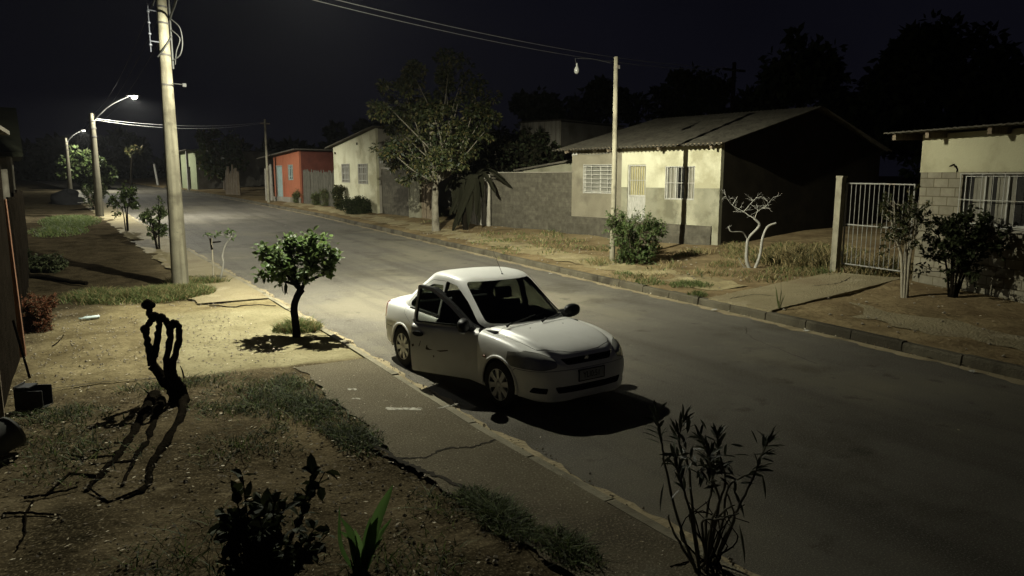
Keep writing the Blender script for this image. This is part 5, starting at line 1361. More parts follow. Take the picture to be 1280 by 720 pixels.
grass("grass", [(2.78, 5.05, .22, .60, 2600), (2.95, 4.3, .2, .4, 900), (2.4, 5.4, .3, .4, 400), (1.7, 4.6, .6, .8, 500), (.6, 5.6, .8, .8, 500)], .11, "dark grass fringe along the paving edge at the bottom of the picture", [blade_dark, blade_green], 5, w=.005, lean=.8)
sp = []
rg = random.Random(77)
for k in range(46):
    x, y = gp(rg.uniform(690, 1040), rg.uniform(306, 352)); sp.append((x, y, rg.uniform(.3, .9), rg.uniform(.3, .9), rg.randint(80, 240)))
sp = [s for s in sp if kr(s[1]) + 2.1 < s[0] < 17.4 or (s[1] > 12 and rg.random() < .35 and s[0] > kr(s[1]) + .3)]
for k in range(22):
    x, y = gp(rg.uniform(900, 1040), rg.uniform(308, 326)); sp.append((x + rg.uniform(0, 1.5), y, .6, .6, 220))
grass("dry_grass", sp, .20, "straw coloured dry grass before the big house and the dark side yard", [blade_dry, blade_dry, blade_green], 6, w=.010, lean=.6)
sp = [(17.0 + k * .1, 13.2 + .4 * (k % 4), .9, .8, 420) for k in range(10)] + [(17.4, 11.3, .8, .9, 1200)]
grass("dry_grass", sp, .5, "taller dry weeds behind the limewashed tree and barred gate", [blade_dry, leaf_olive], 7, w=.012, lean=.35)
grass("grass", [(12.3, 14.2, .35, .5, 500), (12.7, 13.2, .5, .6, 600), (12.6, 15.5, .3, .6, 260), (12.0, 12.2, .2, .3, 160), (16.3, 12.3, .25, .3, 400)], .14, "low green tufts scattered along the far kerb", [blade_green], 8, w=.009)
sp = []
for k in range(30):
    x, y = gp(rg.uniform(600, 720), rg.uniform(287, 318)); sp.append((x, y, .6, .6, 60))
for k in range(16):
    x, y = gp(rg.uniform(330, 560), rg.uniform(255, 285)); 
    if x > kr(y) + 1.5: sp.append((x, y, .7, .7, 110))
grass("grass", sp, .16, "sparse grass on the bare earth before the grey yard wall and far houses", [blade_dry, blade_green], 9, w=.014)
# ------------------------------------------------------------------ the car
def boolean(a, b, op):
    md = a.modifiers.new("cut", "BOOLEAN"); md.operation = op; md.object = b; md.solver = "EXACT"
    md.material_mode = "TRANSFER"
    dg = bpy.context.evaluated_depsgraph_get(); dg.update()
    me = bpy.data.meshes.new_from_object(a.evaluated_get(dg), preserve_all_data_layers=True, depsgraph=dg)
    a.modifiers.clear()
    old = a.data; a.data = me
    bpy.data.meshes.remove(old)
    return a
def clone(a, name):
    c = a.copy(); c.data = a.data.copy(); c.name = name; COL.objects.link(c); return c
def drop(o):
    me = o.data; bpy.data.objects.remove(o); bpy.data.meshes.remove(me)
def finish(o, ang=28):
    me = o.data
    me.polygons.foreach_set("use_smooth", [True] * len(me.polygons)); me.set_sharp_from_angle(angle=R(ang)); return o
def catmull1(xs, ys, x):
    """monotone cubic through the stations"""
    n = len(xs); d = [(ys[i + 1] - ys[i]) / (xs[i + 1] - xs[i]) for i in range(n - 1)]
    m = [d[0]] + [0 if d[i - 1] * d[i] <= 0 else 2 * d[i - 1] * d[i] / (d[i - 1] + d[i]) for i in range(1, n - 1)] + [d[-1]]
    i = max(0, min(n - 2, int(np.searchsorted(xs, x) - 1)))
    h = xs[i + 1] - xs[i]; t = (x - xs[i]) / h
    return (2 * t ** 3 - 3 * t * t + 1) * ys[i] + (t ** 3 - 2 * t * t + t) * h * m[i] + (-2 * t ** 3 + 3 * t * t) * ys[i + 1] + (t ** 3 - t * t) * h * m[i + 1]

ST = [  # x, bottom z, widest half-width, shoulder half-width, shoulder z, centre top z
    (-2.13, .40, .40, .34, .80, .84), (-2.10, .33, .62, .53, .86, .91), (-2.02, .27, .75, .65, .905, .965), (-1.85, .25, .82, .71, .93, .99),
    (-1.3, .24, .855, .745, .93, .99), (-.6, .21, .86, .76, .905, .955), (.2, .20, .86, .76, .89, .94), (.85, .20, .86, .76, .885, .95),
    (1.15, .21, .855, .745, .875, .94), (1.45, .22, .84, .72, .845, .915), (1.7, .215, .80, .675, .79, .86), (1.85, .20, .735, .60, .74, .805),
    (1.96, .195, .63, .49, .68, .735), (2.03, .205, .45, .35, .59, .62), (2.06, .27, .23, .19, .53, .55)]
def car_lower(mat_):
    xs = [s[0] for s in ST]
    X = np.unique(np.concatenate([np.linspace(-2.13, -1.9, 9), np.linspace(-1.9, 1.5, 46), np.linspace(1.5, 2.06, 22)]))
    mb = MB(); rows = []
    for x in X:
        zb, wm, ws, zs, zc = [catmull1(xs, [s[k] for s in ST], x) for k in range(1, 6)]
        hgt = zs - zb
        hd = max(0., min(1., (x - .7) / .3))          # the bonnet has a raised middle
        half = [(0, zb), (wm * .5, zb), (wm - .09, zb), (wm - .03, zb + .05), (wm - .012, zb + .28 * hgt), (wm, zb + .5 * hgt), (wm - .004, zb + .68 * hgt),
                (ws + (wm - ws) * .66, zs - .055), (ws + .01, zs - .005), (ws * .86, zs + (.30 - .27 * hd) * (zc - zs)), (ws * .73, zs + (.55 + .30 * hd) * (zc - zs)), (ws * .40, zs + (.86 + .08 * hd) * (zc - zs)), (0, zc)]
        pts = smooth_path([(0, a, b) for a, b in half], 4)
        row = [(x, p.y, p.z) for p in pts]
        row += [(x, -p.y, p.z) for p in pts[-2:0:-1]]
        rows.append(row)
    n = len(rows[0])
    for r in rows: mb.v.extend(r)
    for i in range(len(rows) - 1):
        for k in range(n):
            k2 = (k + 1) % n
            mb.f.append((i * n + k, i * n + k2, (i + 1) * n + k2, (i + 1) * n + k)); mb.m.append(0)
    mb.f.append(tuple(range(n))); mb.m.append(0)
    b = (len(rows) - 1) * n
    mb.f.append(tuple(b + k for k in range(n))[::-1]); mb.m.append(0)
    return mb.build("lower", mat_, fix=True)
GH = [(.82, -1.86, 1.07, .78), (.95, -1.76, .96, .765), (1.10, -1.52, .72, .725), (1.25, -1.27, .47, .685), (1.385, -1.03, .25, .645), (1.455, -.93, .13, .62),
      (1.486, -.84, .0, .57), (1.503, -.68, -.14, .46), (1.512, -.50, -.28, .25)]
def car_cabin(mat_, ins=0.0, zlow=None):
    mb = MB(); n = 72
    zz = [g[0] for g in GH]; Z = np.unique(np.concatenate([np.linspace(.82, 1.385, 12), np.linspace(1.385, 1.512, 9)]))
    rows = []
    for z in Z:
        xr, xf, w = [catmull1(zz, [g[k] for g in GH], z) for k in (1, 2, 3)]
        xr += ins; xf -= ins; w -= ins
        cx = (xr + xf) / 2; a = (xf - xr) / 2
        t = (z - .86) / .65
        row = []
        for k in range(n):
            an = 2 * math.pi * (k + .5) / n
            c, s = math.cos(an), math.sin(an); e = 2 / 5.0 if t < .8 else 2 / (5.0 - (t - .8) * 8)
            ux = math.copysign(abs(c) ** e, c); uy = math.copysign(abs(s) ** e, s)
            x = cx + a * ux; y = w * uy
            bow = (.20 - .10 * t) if ux > 0 else (.15 - .07 * t)
            x -= math.copysign(bow, ux) * abs(ux) * uy * uy
            row.append((x, y, z - ins * (1 if z > 1.3 else 0)))
        rows.append(row)
    for r in rows: mb.v.extend(r)
    for i in range(len(rows) - 1):
        for k in range(n):
            k2 = (k + 1) % n
            mb.f.append((i * n + k, i * n + k2, (i + 1) * n + k2, (i + 1) * n + k)); mb.m.append(0)
    mb.f.append(tuple(range(n))[::-1]); mb.m.append(0)
    mb.f.append(tuple((len(rows) - 1) * n + k for k in range(n))); mb.m.append(0)
    return mb.build("cabin", mat_, fix=True)
def grown(poly, g):
    """polygon pushed outward by g"""
    n = len(poly); A = sum(poly[i][0] * poly[(i + 1) % n][1] - poly[(i + 1) % n][0] * poly[i][1] for i in range(n))
    out = []
    for i in range(n):
        p0, p1, p2 = Vector(poly[i - 1]), Vector(poly[i]), Vector(poly[(i + 1) % n])
        d1 = (p1 - p0).normalized(); d2 = (p2 - p1).normalized()
        n1 = Vector((d1.y, -d1.x)); n2 = Vector((d2.y, -d2.x))
        if A < 0: n1, n2 = -n1, -n2
        m = n1 + n2; m = m.normalized() if m.length > 1e-6 else n1
        out.append(tuple(p1 + m * (g / max(.4, m.dot(n1)))))
    return out
def prism_obj(poly, axis, a, b, m, g=0):
    if g: poly = grown(poly, g)
    mb = MB()
    if axis == "y": mb.prism([(p[0], 0, p[1]) for p in poly], (0, a, 0), (0, b, 0))
    elif axis == "x": mb.prism([(0, p[0], p[1]) for p in poly], (a, 0, 0), (b, 0, 0))
    else: mb.prism([(p[0], p[1], 0) for p in poly], (0, 0, a), (0, 0, b))
    return mb.build("cutter", m, fix=True)

def rounded(poly, r=.03, n=4):
    out = []
    N_ = len(poly)
    for i in range(N_):
        p0, p1, p2 = Vector(poly[i - 1]), Vector(poly[i]), Vector(poly[(i + 1) % N_])
        rr = min(r, .4 * (p0 - p1).length, .4 * (p2 - p1).length)
        a = p1 + (p0 - p1).normalized() * rr; b = p1 + (p2 - p1).normalized() * rr
        for k in range(n + 1):
            t = k / n
            out.append(tuple(a * (1 - t) ** 2 + p1 * (2 * t * (1 - t)) + b * t * t))
    return out

def make_car(loc, rz):
    paint = mat("white_paint", [(.74, .74, .70), (.80, .80, .76)], scale=3, rough=.42, spec=.45, coat=.25, big=((.55, .53, .46), 2.2, .56, .35))
    trim = mat("dark_trim", [(.025, .025, .026), (.04, .04, .04)], scale=20, rough=.6)
    rub = mat("tyre_rubber", [(.018, .018, .018), (.03, .03, .029)], scale=14, rough=.85, bump=.3)
    silver = mat("wheel_silver", [(.42, .42, .41), (.55, .55, .53)], scale=10, rough=.4, metal=.35)
    black = mat("black_plastic", [(.012, .012, .012), (.02, .02, .02)], scale=12, rough=.45)
    lens = mat("headlight_lens", [(.30, .30, .265), (.50, .50, .45)], scale=7, rough=.22, coat=1.0, spec=.6, metal=.45)
    chrome = mat("reflector_chrome", [(.6, .6, .6), (.75, .75, .74)], scale=5, rough=.15, metal=1)
    red = mat("tail_light_red", [(.22, .012, .01), (.3, .02, .015)], scale=8, rough=.2, coat=1)
    amber = mat("side_marker_amber", [(.10, .045, .02), (.14, .06, .03)], scale=8, rough=.3)
    seatm = mat("seat_cloth", [(.03, .03, .033), (.055, .055, .058)], scale=30, rough=.95)
    glass = glass_mat("tinted_glass", (.62, .64, .61), .2)
    wglass = glass_mat("windscreen_glass", (.52, .54, .51), .2)
    dirt = mat("scrape_marks", [(.06, .05, .035), (.11, .09, .06)], scale=20, rough=.8)
    plate_w = mat("plate_white", [(.36, .36, .34), (.45, .45, .42)], scale=15, rough=.5)

    car = empty("car", loc, rz, "white four-door sedan with its kerbside front door hanging open, standing on the street", "car")
    H = car_lower(paint); cab = car_cabin(paint)
    boolean(H, cab, "UNION"); drop(cab)
    # hollow cabin
    c = MB().box(-1.38, 1.02, -.71, .71, .30, .89).build("cutter", trim); boolean(H, c, "DIFFERENCE"); drop(c)
    c = car_cabin(trim, .05); boolean(H, c, "DIFFERENCE"); drop(c)
    for x in (-1.28, 1.28):
        for s in (-1, 1):
            c = MB().lathe([(.335, -.22), (.335, .22)], 40, M=Matrix.Translation((x, s * .79, .315)) @ Matrix.Rotation(R(90), 4, "X")).build("cutter", black, fix=True)
            boolean(H, c, "DIFFERENCE"); drop(c)
    # openings in the sheet metal
    ws_poly = rounded([(-.635, .96), (.635, .96), (.535, 1.425), (-.535, 1.425)], .06)
    bl_poly = rounded([(-.62, 1.03), (.62, 1.03), (.53, 1.405), (-.53, 1.405)], .06)
    fw_poly = rounded([(.57, .925), (.265, 1.145), (-.03, 1.328), (-.232, 1.362), (-.235, .925)], .03)
    rw_poly = rounded([(-.32, .93), (-.32, 1.345), (-.62, 1.33), (-.95, 1.18), (-1.16, 1.00), (-1.12, .945)], .04)
    door_poly = rounded([(.80, .25), (.83, .55), (.80, .87), (.62, .94), (.28, 1.185), (-.02, 1.365), (-.27, 1.40), (-.26, .25)], .03)
    rdoor_poly = rounded([(-.285, .25), (-.285, 1.40), (-.65, 1.382), (-1.02, 1.20), (-1.23, .99), (-1.21, .84), (-.93, .68), (-.90, .25)], .04)
    hood_poly = rounded([(.99, -.69), (1.40, -.645), (1.70, -.585), (1.86, -.44), (1.925, -.22), (1.94, 0), (1.925, .22), (1.86, .44), (1.70, .585), (1.40, .645), (.99, .69)], .03, 2)
    trunk_poly = rounded([(-1.74, -.66), (-1.74, .66), (-2.03, .62), (-2.3, .60), (-2.3, -.60), (-2.03, -.62)], .03, 2)
    bump_poly = [(1.52, .05), (1.52, .50), (1.60, .575), (2.3, .575), (2.3, .05)]
    rb_poly = [(-1.53, .05), (-1.53, .50), (-1.62, .56), (-2.3, .56), (-2.3, .05)]
    hl_poly = rounded([(.84, .60), (.84, .745), (.72, .79), (.60, .765), (.475, .71), (.48, .625), (.64, .592)], .025)
    tl_poly = rounded([(.56, .66), (.56, .87), (.70, .92), (.86, .90), (.86, .68)], .03)
    parts = {}
    def cut(name, poly, axis, a, b, gap=.007):
        p = prism_obj(poly, axis, a, b, black); q = prism_obj(poly, axis, a, b, black, gap)
        o = clone(H, name); boolean(o, p, "INTERSECT"); boolean(H, q, "DIFFERENCE"); drop(p); drop(q)
        return o
    out = []
    for s in (-1, 1):
        sp = [(s * y, z) for y, z in hl_poly]
        o = cut("headlight", sp, "x", 1.44, 2.3, .004)
        o.data.materials.clear(); o.data.materials.append(lens); out.append(o)
        sp = [(s * y, z) for y, z in tl_poly]
        o = cut("tail_light", sp, "x", -2.3, -1.86, .004)
        o.data.materials.clear(); o.data.materials.append(red); out.append(o)
    out.append(cut("bonnet", hood_poly, "z", .50, 1.2))
    out.append(cut("boot_lid", trunk_poly, "z", .60, 1.3))
    fb = cut("front_bumper", bump_poly, "y", -1, 1, .005)
    rb = cut("rear_bumper", rb_poly, "y", -1, 1, .005); out.append(rb)
    doors = {}
    for s in (-1, 1):
        d1 = cut("front_door", door_poly, "y", min(s * .42, s * 1.0), max(s * .42, s * 1.0), .006)
        d2 = cut("rear_door", rdoor_poly, "y", min(s * .42, s * 1.0), max(s * .42, s * 1.0), .006)
        doors[s] = (d1, d2)
    gs = car_cabin(glass, .014); gi = car_cabin(glass, .021); boolean(gs, gi, "DIFFERENCE"); drop(gi)
    def window(poly, axis, a, b, targets, name, gm):
        p = prism_obj(poly, axis, a, b, black)
        for t in targets: boolean(t, p, "DIFFERENCE")
        drop(p)
        p = prism_obj(poly, axis, a, b, black, .012)
        g = clone(gs, name); boolean(g, p, "INTERSECT"); drop(p)
        g.data.materials.clear(); g.data.materials.append(gm)
        return g
    gw = window(ws_poly, "x", -.02, 1.06, [H], "windscreen", wglass); out.append(gw)
    gb = window(bl_poly, "x", -2.0, -.66, [H], "rear_window", glass); out.append(gb)
    wins = {}
    for s in (-1, 1):
        a, b = min(s * .40, s * 1.0), max(s * .40, s * 1.0)
        g1 = window(fw_poly, "y", a, b, [H, doors[s][0]], "window_pane", glass)
        g2 = window(rw_poly, "y", a, b, [H, doors[s][1]], "window_pane", glass)
        wins[s] = (g1, g2)
    drop(gs)
    # front face: grille slot, lower intake, fog lamp recesses
    for poly, tg in ((rounded([(-.34, .632), (.34, .632), (.41, .705), (-.41, .705)], .02), [H]), (rounded([(-.48, .305), (.48, .305), (.52, .385), (-.52, .385)], .02), [fb]),
                     (rounded([(-.75, .315), (-.61, .305), (-.60, .375), (-.73, .385)], .015), [fb]), (rounded([(.61, .305), (.75, .315), (.73, .385), (.60, .375)], .015), [fb])):
        ymax = max(abs(p[0]) for p in poly)
        p = prism_obj(poly, "x", 1.66 if min(abs(q[0]) for q in poly) > .5 else 1.84, 2.3, black)
        for t in tg: boolean(t, p, "DIFFERENCE")
        drop(p)
    H.name = "body"; H.parent = car; finish(H)
    fb.parent = car; finish(fb); rb.parent = car
    for o in out:
        o.parent = car; finish(o)
    def slat(name, z, w, x0):
        mb = MB(); mb.tube(smooth_path([(x0 - .16 * (t / w) ** 2 * w * 2, t, z) for t in np.linspace(-w, w, 9)], 2), .009, seg=6)
        return mb.build(name, black, car, smooth=40)
    mb = MB()
    for z in (.645, .667, .69):
        mb.tube([(1.945 - .30 * t * t, t, z) for t in np.linspace(-.35, .35, 13)], .006, seg=6)
    gr = mb.build("front_grille", black, car, smooth=40)
    em = MB(); em.lathe([(.036, -.006), (.040, 0), (.036, .006), (.030, .008), (.030, .002)], 24, M=Matrix.Translation((1.965, 0, .667)) @ Matrix.Rotation(R(90), 4, "Y") )
    em.box(1.962, 1.97, -.007, .007, .64, .694)
    em.build("round_emblem", chrome, gr, smooth=40)
    mb = MB(); mb.tube([(2.035 - .26 * t * t, t, .345) for t in np.linspace(-.5, .5, 13)], .008, seg=6)
    mb.build("intake_bar", black, fb, smooth=40)
    # number plate
    mb = MB(); mb.box(2.052, 2.066, -.20, .20, .425, .555)
    pl = mb.build("number_plate", plate_w, car)
    mb = MB(); 
    for a in ((-.205, .205, .553, .562), (-.205, .205, .418, .427)): mb.box(2.05, 2.07, a[0], a[1], a[2], a[3])
    for a in ((-.207, -.197), (.197, .207)): mb.box(2.05, 2.071, a[0], a[1], .418, .562)
    mb.build("plate_frame", black, pl)
    tx = bpy.data.curves.new("plate_text", "FONT"); tx.body = "YLI0:51"; tx.size = .105; tx.align_x = "CENTER"; tx.align_y = "CENTER"; tx.extrude = .001
    to = bpy.data.objects.new("plate_text", tx); COL.objects.link(to)
    dg = bpy.context.evaluated_depsgraph_get(); tm = bpy.data.meshes.new_from_object(to.evaluated_get(dg)); bpy.data.objects.remove(to)
    tm.transform(Matrix.Translation((2.0675, 0, .488)) @ Matrix.Rotation(R(90), 4, "Z") @ Matrix.Rotation(R(90), 4, "X") @ Matrix.Diagonal((.86, 1, 1, 1)))
    tm.materials.clear(); tm.materials.append(black)
    o = bpy.data.objects.new("plate_lettering", tm); COL.objects.link(o); o.parent = pl
    # lamps inside the lens: bright reflector rings and glints
    for s, h in ((-1, None), (1, None)):
        mb = MB()
        mb.tube(smooth_path([(1.895, s * .47, .645), (1.865, s * .55, .675), (1.80, s * .66, .70), (1.74, s * .71, .715)], 4), .007, .003, seg=6)
        mb.lathe([(.045, 0), (.05, .004), (.04, .008)], 20, M=Matrix.Translation((1.795, s * .665, .655)) @ Matrix.Rotation(R(s * 52), 4, "Z") @ Matrix.Rotation(R(90), 4, "Y"))
        mb.build("reflector", chrome, [x for x in out if x.name.startswith("headlight")][0 if s < 0 else 1], smooth=40)
    # doors
    bvh_dg = bpy.context.evaluated_depsgraph_get()
    for s in (-1, 1):
        for k, (d, g) in enumerate(zip(doors[s], wins[s])):
            d.name = "front_door" if k == 0 else "rear_door"
            d.parent = car; g.parent = d; finish(d); finish(g)
            hx = -.135 if k == 0 else -.80
            wmb = MB()
            wmb.lathe([(.0, .0), (.055, 0), (.062, .012), (.05, .02), (.0, .016)][1:], 24, M=Matrix.Translation((hx, s * .848, .775)) @ Matrix.Rotation(R(-90 * s), 4, "X") @ Matrix.Diagonal((1.5, .62, 1, 1)))
            wmb.build("handle", black, d, smooth=40)
            # weather strip along the waist
            mb = MB()
            x0, x1 = ((.68, -.22) if k == 0 else (-.30, -1.13))
            mb.tube([(x, s * (.772), .925) for x in np.linspace(x0, x1, 5)], .010, seg=6)
            mb.build("weather_strip", black, d)
        # wing mirror, carried by the front door
        M = Matrix.Translation((.62, s * .90, .965)) @ Matrix.Rotation(R(s * -8), 4, "Z")
        mb = MB(); seg = 14
        for i in range(9):
            a = math.pi * i / 8
            for k in range(seg):
                b = 2 * math.pi * k / seg
                ex = lambda v, e: math.copysign(abs(v) ** e, v)
                x = .075 * math.sin(a) ** .7 * ex(math.cos(b), .6); z = .09 * math.sin(a) ** .7 * ex(math.sin(b), .7); y = .14 * -math.cos(a)
                mb.v.append(tuple(M @ Vector((x - .03 * (y / .14), y, z))))
        for i in range(8):
            for k in range(seg):
                k2 = (k + 1) % seg
                mb.f.append((i * seg + k, i * seg + k2, (i + 1) * seg + k2, (i + 1) * seg + k)); mb.m.append(0)
        mb.prism([(.70, 0, .885), (.60, 0, .985), (.56, 0, .985), (.56, 0, .885)], (0, s * .70, 0), (0, s * .84, 0))
        mi = mb.build("wing_mirror", black, doors[s][0], smooth=50, fix=True)
        mb = MB(); mb.lathe([(.055, 0), (.058, .003)], 18, M=M @ Matrix.Translation((-.055, 0, 0)) @ Matrix.Rotation(R(-90), 4, "Y") @ Matrix.Diagonal((.95, 1.55, 1, 1)))
        mb.build("mirror_glass", chrome, mi)
    fd = doors[-1][0]
    fd["label"] = "white front door swung open, with dark scrapes below its handle"
    # marks on the open door: laid on its skin
    bm = bmesh.new(); bm.from_mesh(fd.data); tree = BVHTree.FromBMesh(bm); bm.free()
    def mark(poly, k=.72):
        c3 = []
        cx_ = sum(p[0] for p in poly) / len(poly); cz_ = sum(p[1] for p in poly) / len(poly)
        for x, z in poly:
            x = cx_ + (x - cx_) * k; z = cz_ + (z - cz_) * k
            hit = tree.ray_cast(Vector((x, -2, z)), Vector((0, 1, 0)))
            c3.append((x, hit[0].y - .003 if hit[0] else -.865, z))
        mb = MB(); mb.add(c3, [tuple(range(len(c3)))]); mb.build("scrape", dirt, fd)
    mark([(-.13, .60), (-.105, .66), (-.095, .70), (-.085, .69), (-.10, .62), (-.12, .58)])
    mark([(-.02, .58), (.0, .64), (.015, .65), (.02, .61), (.06, .585), (.13, .58), (.06, .565), (.0, .565)], .8)
    mark([(.14, .575), (.30, .60), (.36, .61), (.365, .595), (.30, .58), (.22, .565)], .85)
    mark([(.10, .50), (.125, .515), (.135, .49), (.118, .47)], .8)
    mark([(-.25, .62), (-.20, .64), (-.19, .60), (-.235, .575)], .7)
    # hinge: swing the kerbside front door out
    hinge = Vector((.80, -.80, 0))
    Mh = Matrix.Translation(hinge) @ Matrix.Rotation(R(25), 4, "Z") @ Matrix.Translation(-hinge)
    fd.matrix_basis = Mh
    # wheels
    for x in (-1.28, 1.28):
        for s in (-1, 1):
            w = empty("wheel", (x, s * .755, .305)); w.parent = car
            if x > 0: w.rotation_euler = (0, 0, R(2))
            M = Matrix.Rotation(R(90), 4, "X")
            mb = MB(); mb.lathe([(.20, -.088), (.265, -.094), (.295, -.080), (.305, -.05), (.305, .05), (.295, .080), (.265, .094), (.20, .088)], 44, M=M, closed=True)
            for k in range(44):
                pass
            mb.build("tyre", rub, w, smooth=35, fix=True)
            mb = MB()
            o_ = s  # outer side along y
            mb.lathe([(.205, -.085), (.205, .085), (.195, .085), (.185, .02), (.06, .02), (.06, -.02), (.19, -.03), (.195, -.085)], 36, M=M, closed=True, mi=1)
            for k in range(8):
                a = 2 * math.pi * k / 8 + .2
                ca, sa = math.cos(a), math.sin(a)
                pr = [(.045, -.030), (.12, -.030), (.196, -.040), (.196, .040), (.12, .030), (.045, .030)]
                poly = [(r_ * ca - t_ * sa, 0, r_ * sa + t_ * ca) for r_, t_ in pr]
                mb.prism(poly, (0, o_ * .052, 0), (0, o_ * .082, 0))
            mb.lathe([(.0, 0), (.062, 0), (.066, .01), (.04, .03), (.001, .034)][1:], 20, M=Matrix.Translation((0, o_ * .062, 0)) @ Matrix.Rotation(R(-90 * o_), 4, "X"))
            mb.lathe([(.192, 0), (.212, 0), (.212, .012), (.192, .010)], 36, M=Matrix.Translation((0, o_ * .076, 0)) @ Matrix.Rotation(R(-90 * o_), 4, "X"), closed=True)
            mb.build("rim", [silver, black], w, smooth=35, fix=True)
            # flared lip of the arch
            mb = MB(); pts = []
            for k in range(25):
                a = R(-18) + R(216) * k / 24
                xx = x + .345 * math.cos(a); zz = .315 + .345 * math.sin(a)
                if zz < .24: continue
                bw = catmull1([q[0] for q in ST], [q[2] for q in ST], xx)
                pts.append((xx, s * (bw - .006), zz))
            mb.tube(pts, .020, seg=8); mb.build("wheel_arch_lip", paint, H, smooth=60)
    # sill strip, side markers, roof rails, wipers, aerial, washer jets
    for s in (-1, 1):
        mb = MB(); mb.tube([(x, s * .862, .615) for x in np.linspace(.98, 1.03, 3)], .016, seg=8)
        mb.build("side_marker", amber, H, smooth=50)
    for y0, y1 in ((-.55, -.02), (.02, .50)):
        mb = MB(); mb.tube([(1.04, y0, .975), (.97, (y0 + y1) / 2, .995), (.89, y1 + .05, 1.03)], .008, seg=6); mb.tube([(1.06, y0, .965), (1.0, y0 + .1, .99)], .013, seg=6)
        mb.build("wiper", black, car)
    mb = MB(); mb.lathe([(.028, 0), (.022, .015), (.012, .035), (.005, .04)], 14, M=Matrix.Translation((.02, .10, 1.455)))
    mb.tube([(.02, .10, 1.485), (-.21, .10, 1.80)], .004, .0025, seg=6)
    mb.build("aerial", black, car, smooth=50)
    for s in (-1, 1):
        mb = MB(); mb.lathe([(.013, 0), (.010, .012), (.003, .014)], 10, M=Matrix.Translation((1.18, s * .27, .925)))
        mb.build("washer_jet", black, car, smooth=50)
    # cabin furniture
    for s in (-1, 1):
        st = MB(); st.prism(rounded([(-.18, .32), (.36, .34), (.38, .50), (-.14, .46)], .05), (0, 0, 0), (0, 0, 0)) if False else None
        st = MB()
        st.prism([(p[0], 0, p[1]) for p in rounded([(-.18, .31), (.36, .33), (.38, .52), (-.12, .47)], .05)], (0, s * .37 - .24, 0), (0, s * .37 + .24, 0))
        st.prism([(p[0], 0, p[1]) for p in rounded([(-.20, .42), (-.06, .46), (-.24, 1.05), (-.36, 1.04)], .05)], (0, s * .37 - .23, 0), (0, s * .37 + .23, 0))
        se = st.build("seat", seatm, car, fix=True, smooth=40)
        mb = MB(); mb.prism([(p[0], 0, p[1]) for p in rounded([(-.27, 1.07), (-.37, 1.07), (-.40, 1.23), (-.31, 1.24)], .03)], (0, s * .37 - .12, 0), (0, s * .37 + .12, 0))
        mb.build("headrest", seatm, se, fix=True, smooth=40)
    st = MB()
    st.prism([(p[0], 0, p[1]) for p in rounded([(-1.05, .32), (-.62, .34), (-.60, .50), (-1.0, .47)], .05)], (0, -.66, 0), (0, .66, 0))
    st.prism([(p[0], 0, p[1]) for p in rounded([(-1.08, .42), (-.95, .46), (-1.14, 1.0), (-1.26, .99)], .05)], (0, -.64, 0), (0, .64, 0))
    st.build("rear_bench", seatm, car, fix=True, smooth=40)
    mb = MB(); mb.prism([(p[0], 0, p[1]) for p in rounded([(.62, .60), (.60, .84), (.70, .89), (1.0, .905), (1.0, .60)], .04)], (0, -.70, 0), (0, .70, 0))
    mb.build("dashboard", trim, car, fix=True, smooth=40)
    mb = MB(); Ms = Matrix.Translation((.47, .37, .88)) @ Matrix.Rotation(R(65), 4, "Y")
    mb.tube([Ms @ Vector((.18 * math.cos(a), .18 * math.sin(a), 0)) for a in np.linspace(0, 2 * math.pi, 25)], .015, seg=6)
    for a in (0, 2.1, 4.2): mb.tube([Ms @ Vector((0, 0, 0)), Ms @ Vector((.18 * math.cos(a), .18 * math.sin(a), 0))], .014, seg=6)
    mb.tube([Ms @ Vector((0, 0, 0)), Ms @ Vector((0, 0, .22))], .03, seg=8)
    mb.build("steering_wheel", black, car, smooth=50)
    return car
make_car((5.0, 9.08, 0), R(-84.5))
# ------------------------------------------------------------------ small things lying about
def scatter_quads(name, n, fn, size, mats, label, cat, seed, flat=.25):
    rg = random.Random(seed); mb = MB()
    for k in range(n):
        x, y = fn(rg); z = gz(x, y) + .032
        a = rg.uniform(0, 6.28); s = size * rg.uniform(.4, 1.5); u = Vector((math.cos(a), math.sin(a), rg.uniform(-flat, flat))) * s; v = Vector((-math.sin(a), math.cos(a), rg.uniform(-flat, flat))) * s * rg.uniform(.25, .7)
        p = Vector((x, y, z + s * .15)); b = len(mb.v); mb.v += [tuple(p - u), tuple(p + v), tuple(p + u), tuple(p - v)]; i = rg.randrange(len(mats)); mb.f.append((b, b + 1, b + 2, b + 3)); mb.m.append(i)
    return tag(mb.build(name, mats), label, cat, kind="stuff")
pale_leaf = leaf_mat("bleached_leaf", (.16, .13, .08), (.30, .25, .16), (.52, .47, .36), rough=.8, trans=.1)
scatter_quads("leaf_litter", 3200, lambda r: (r.uniform(-1.0, 2.7), r.uniform(3.2, 16)), .018, [leaf_brown, pale_leaf, leaf_brown], "fallen leaves and chips strewn over the yard earth", "leaf litter", 1)
scatter_quads("leaf_litter", 900, lambda r: (r.uniform(2.6, 3.7), r.uniform(3.2, 12)), .009, [pale_leaf, leaf_brown], "small pale chips scattered on the old paving", "leaf litter", 2)
scatter_quads("leaf_litter", 900, lambda r: ((lambda y: (kr(y) + (-.03 - abs(r.gauss(0, .10))), y))(r.uniform(4, 40))), .022, [leaf_brown, pale_leaf, leaf_brown], "dry leaves gathered in the far gutter", "leaf litter", 3)
scatter_quads("leaf_litter", 900, lambda r: ((lambda y: (kr(y) + r.uniform(.2, 5.5), y))(r.uniform(6, 30))), .028, [leaf_brown, pale_leaf, leaf_brown, blade_dry], "fallen leaves on the far verge", "leaf litter", 4)
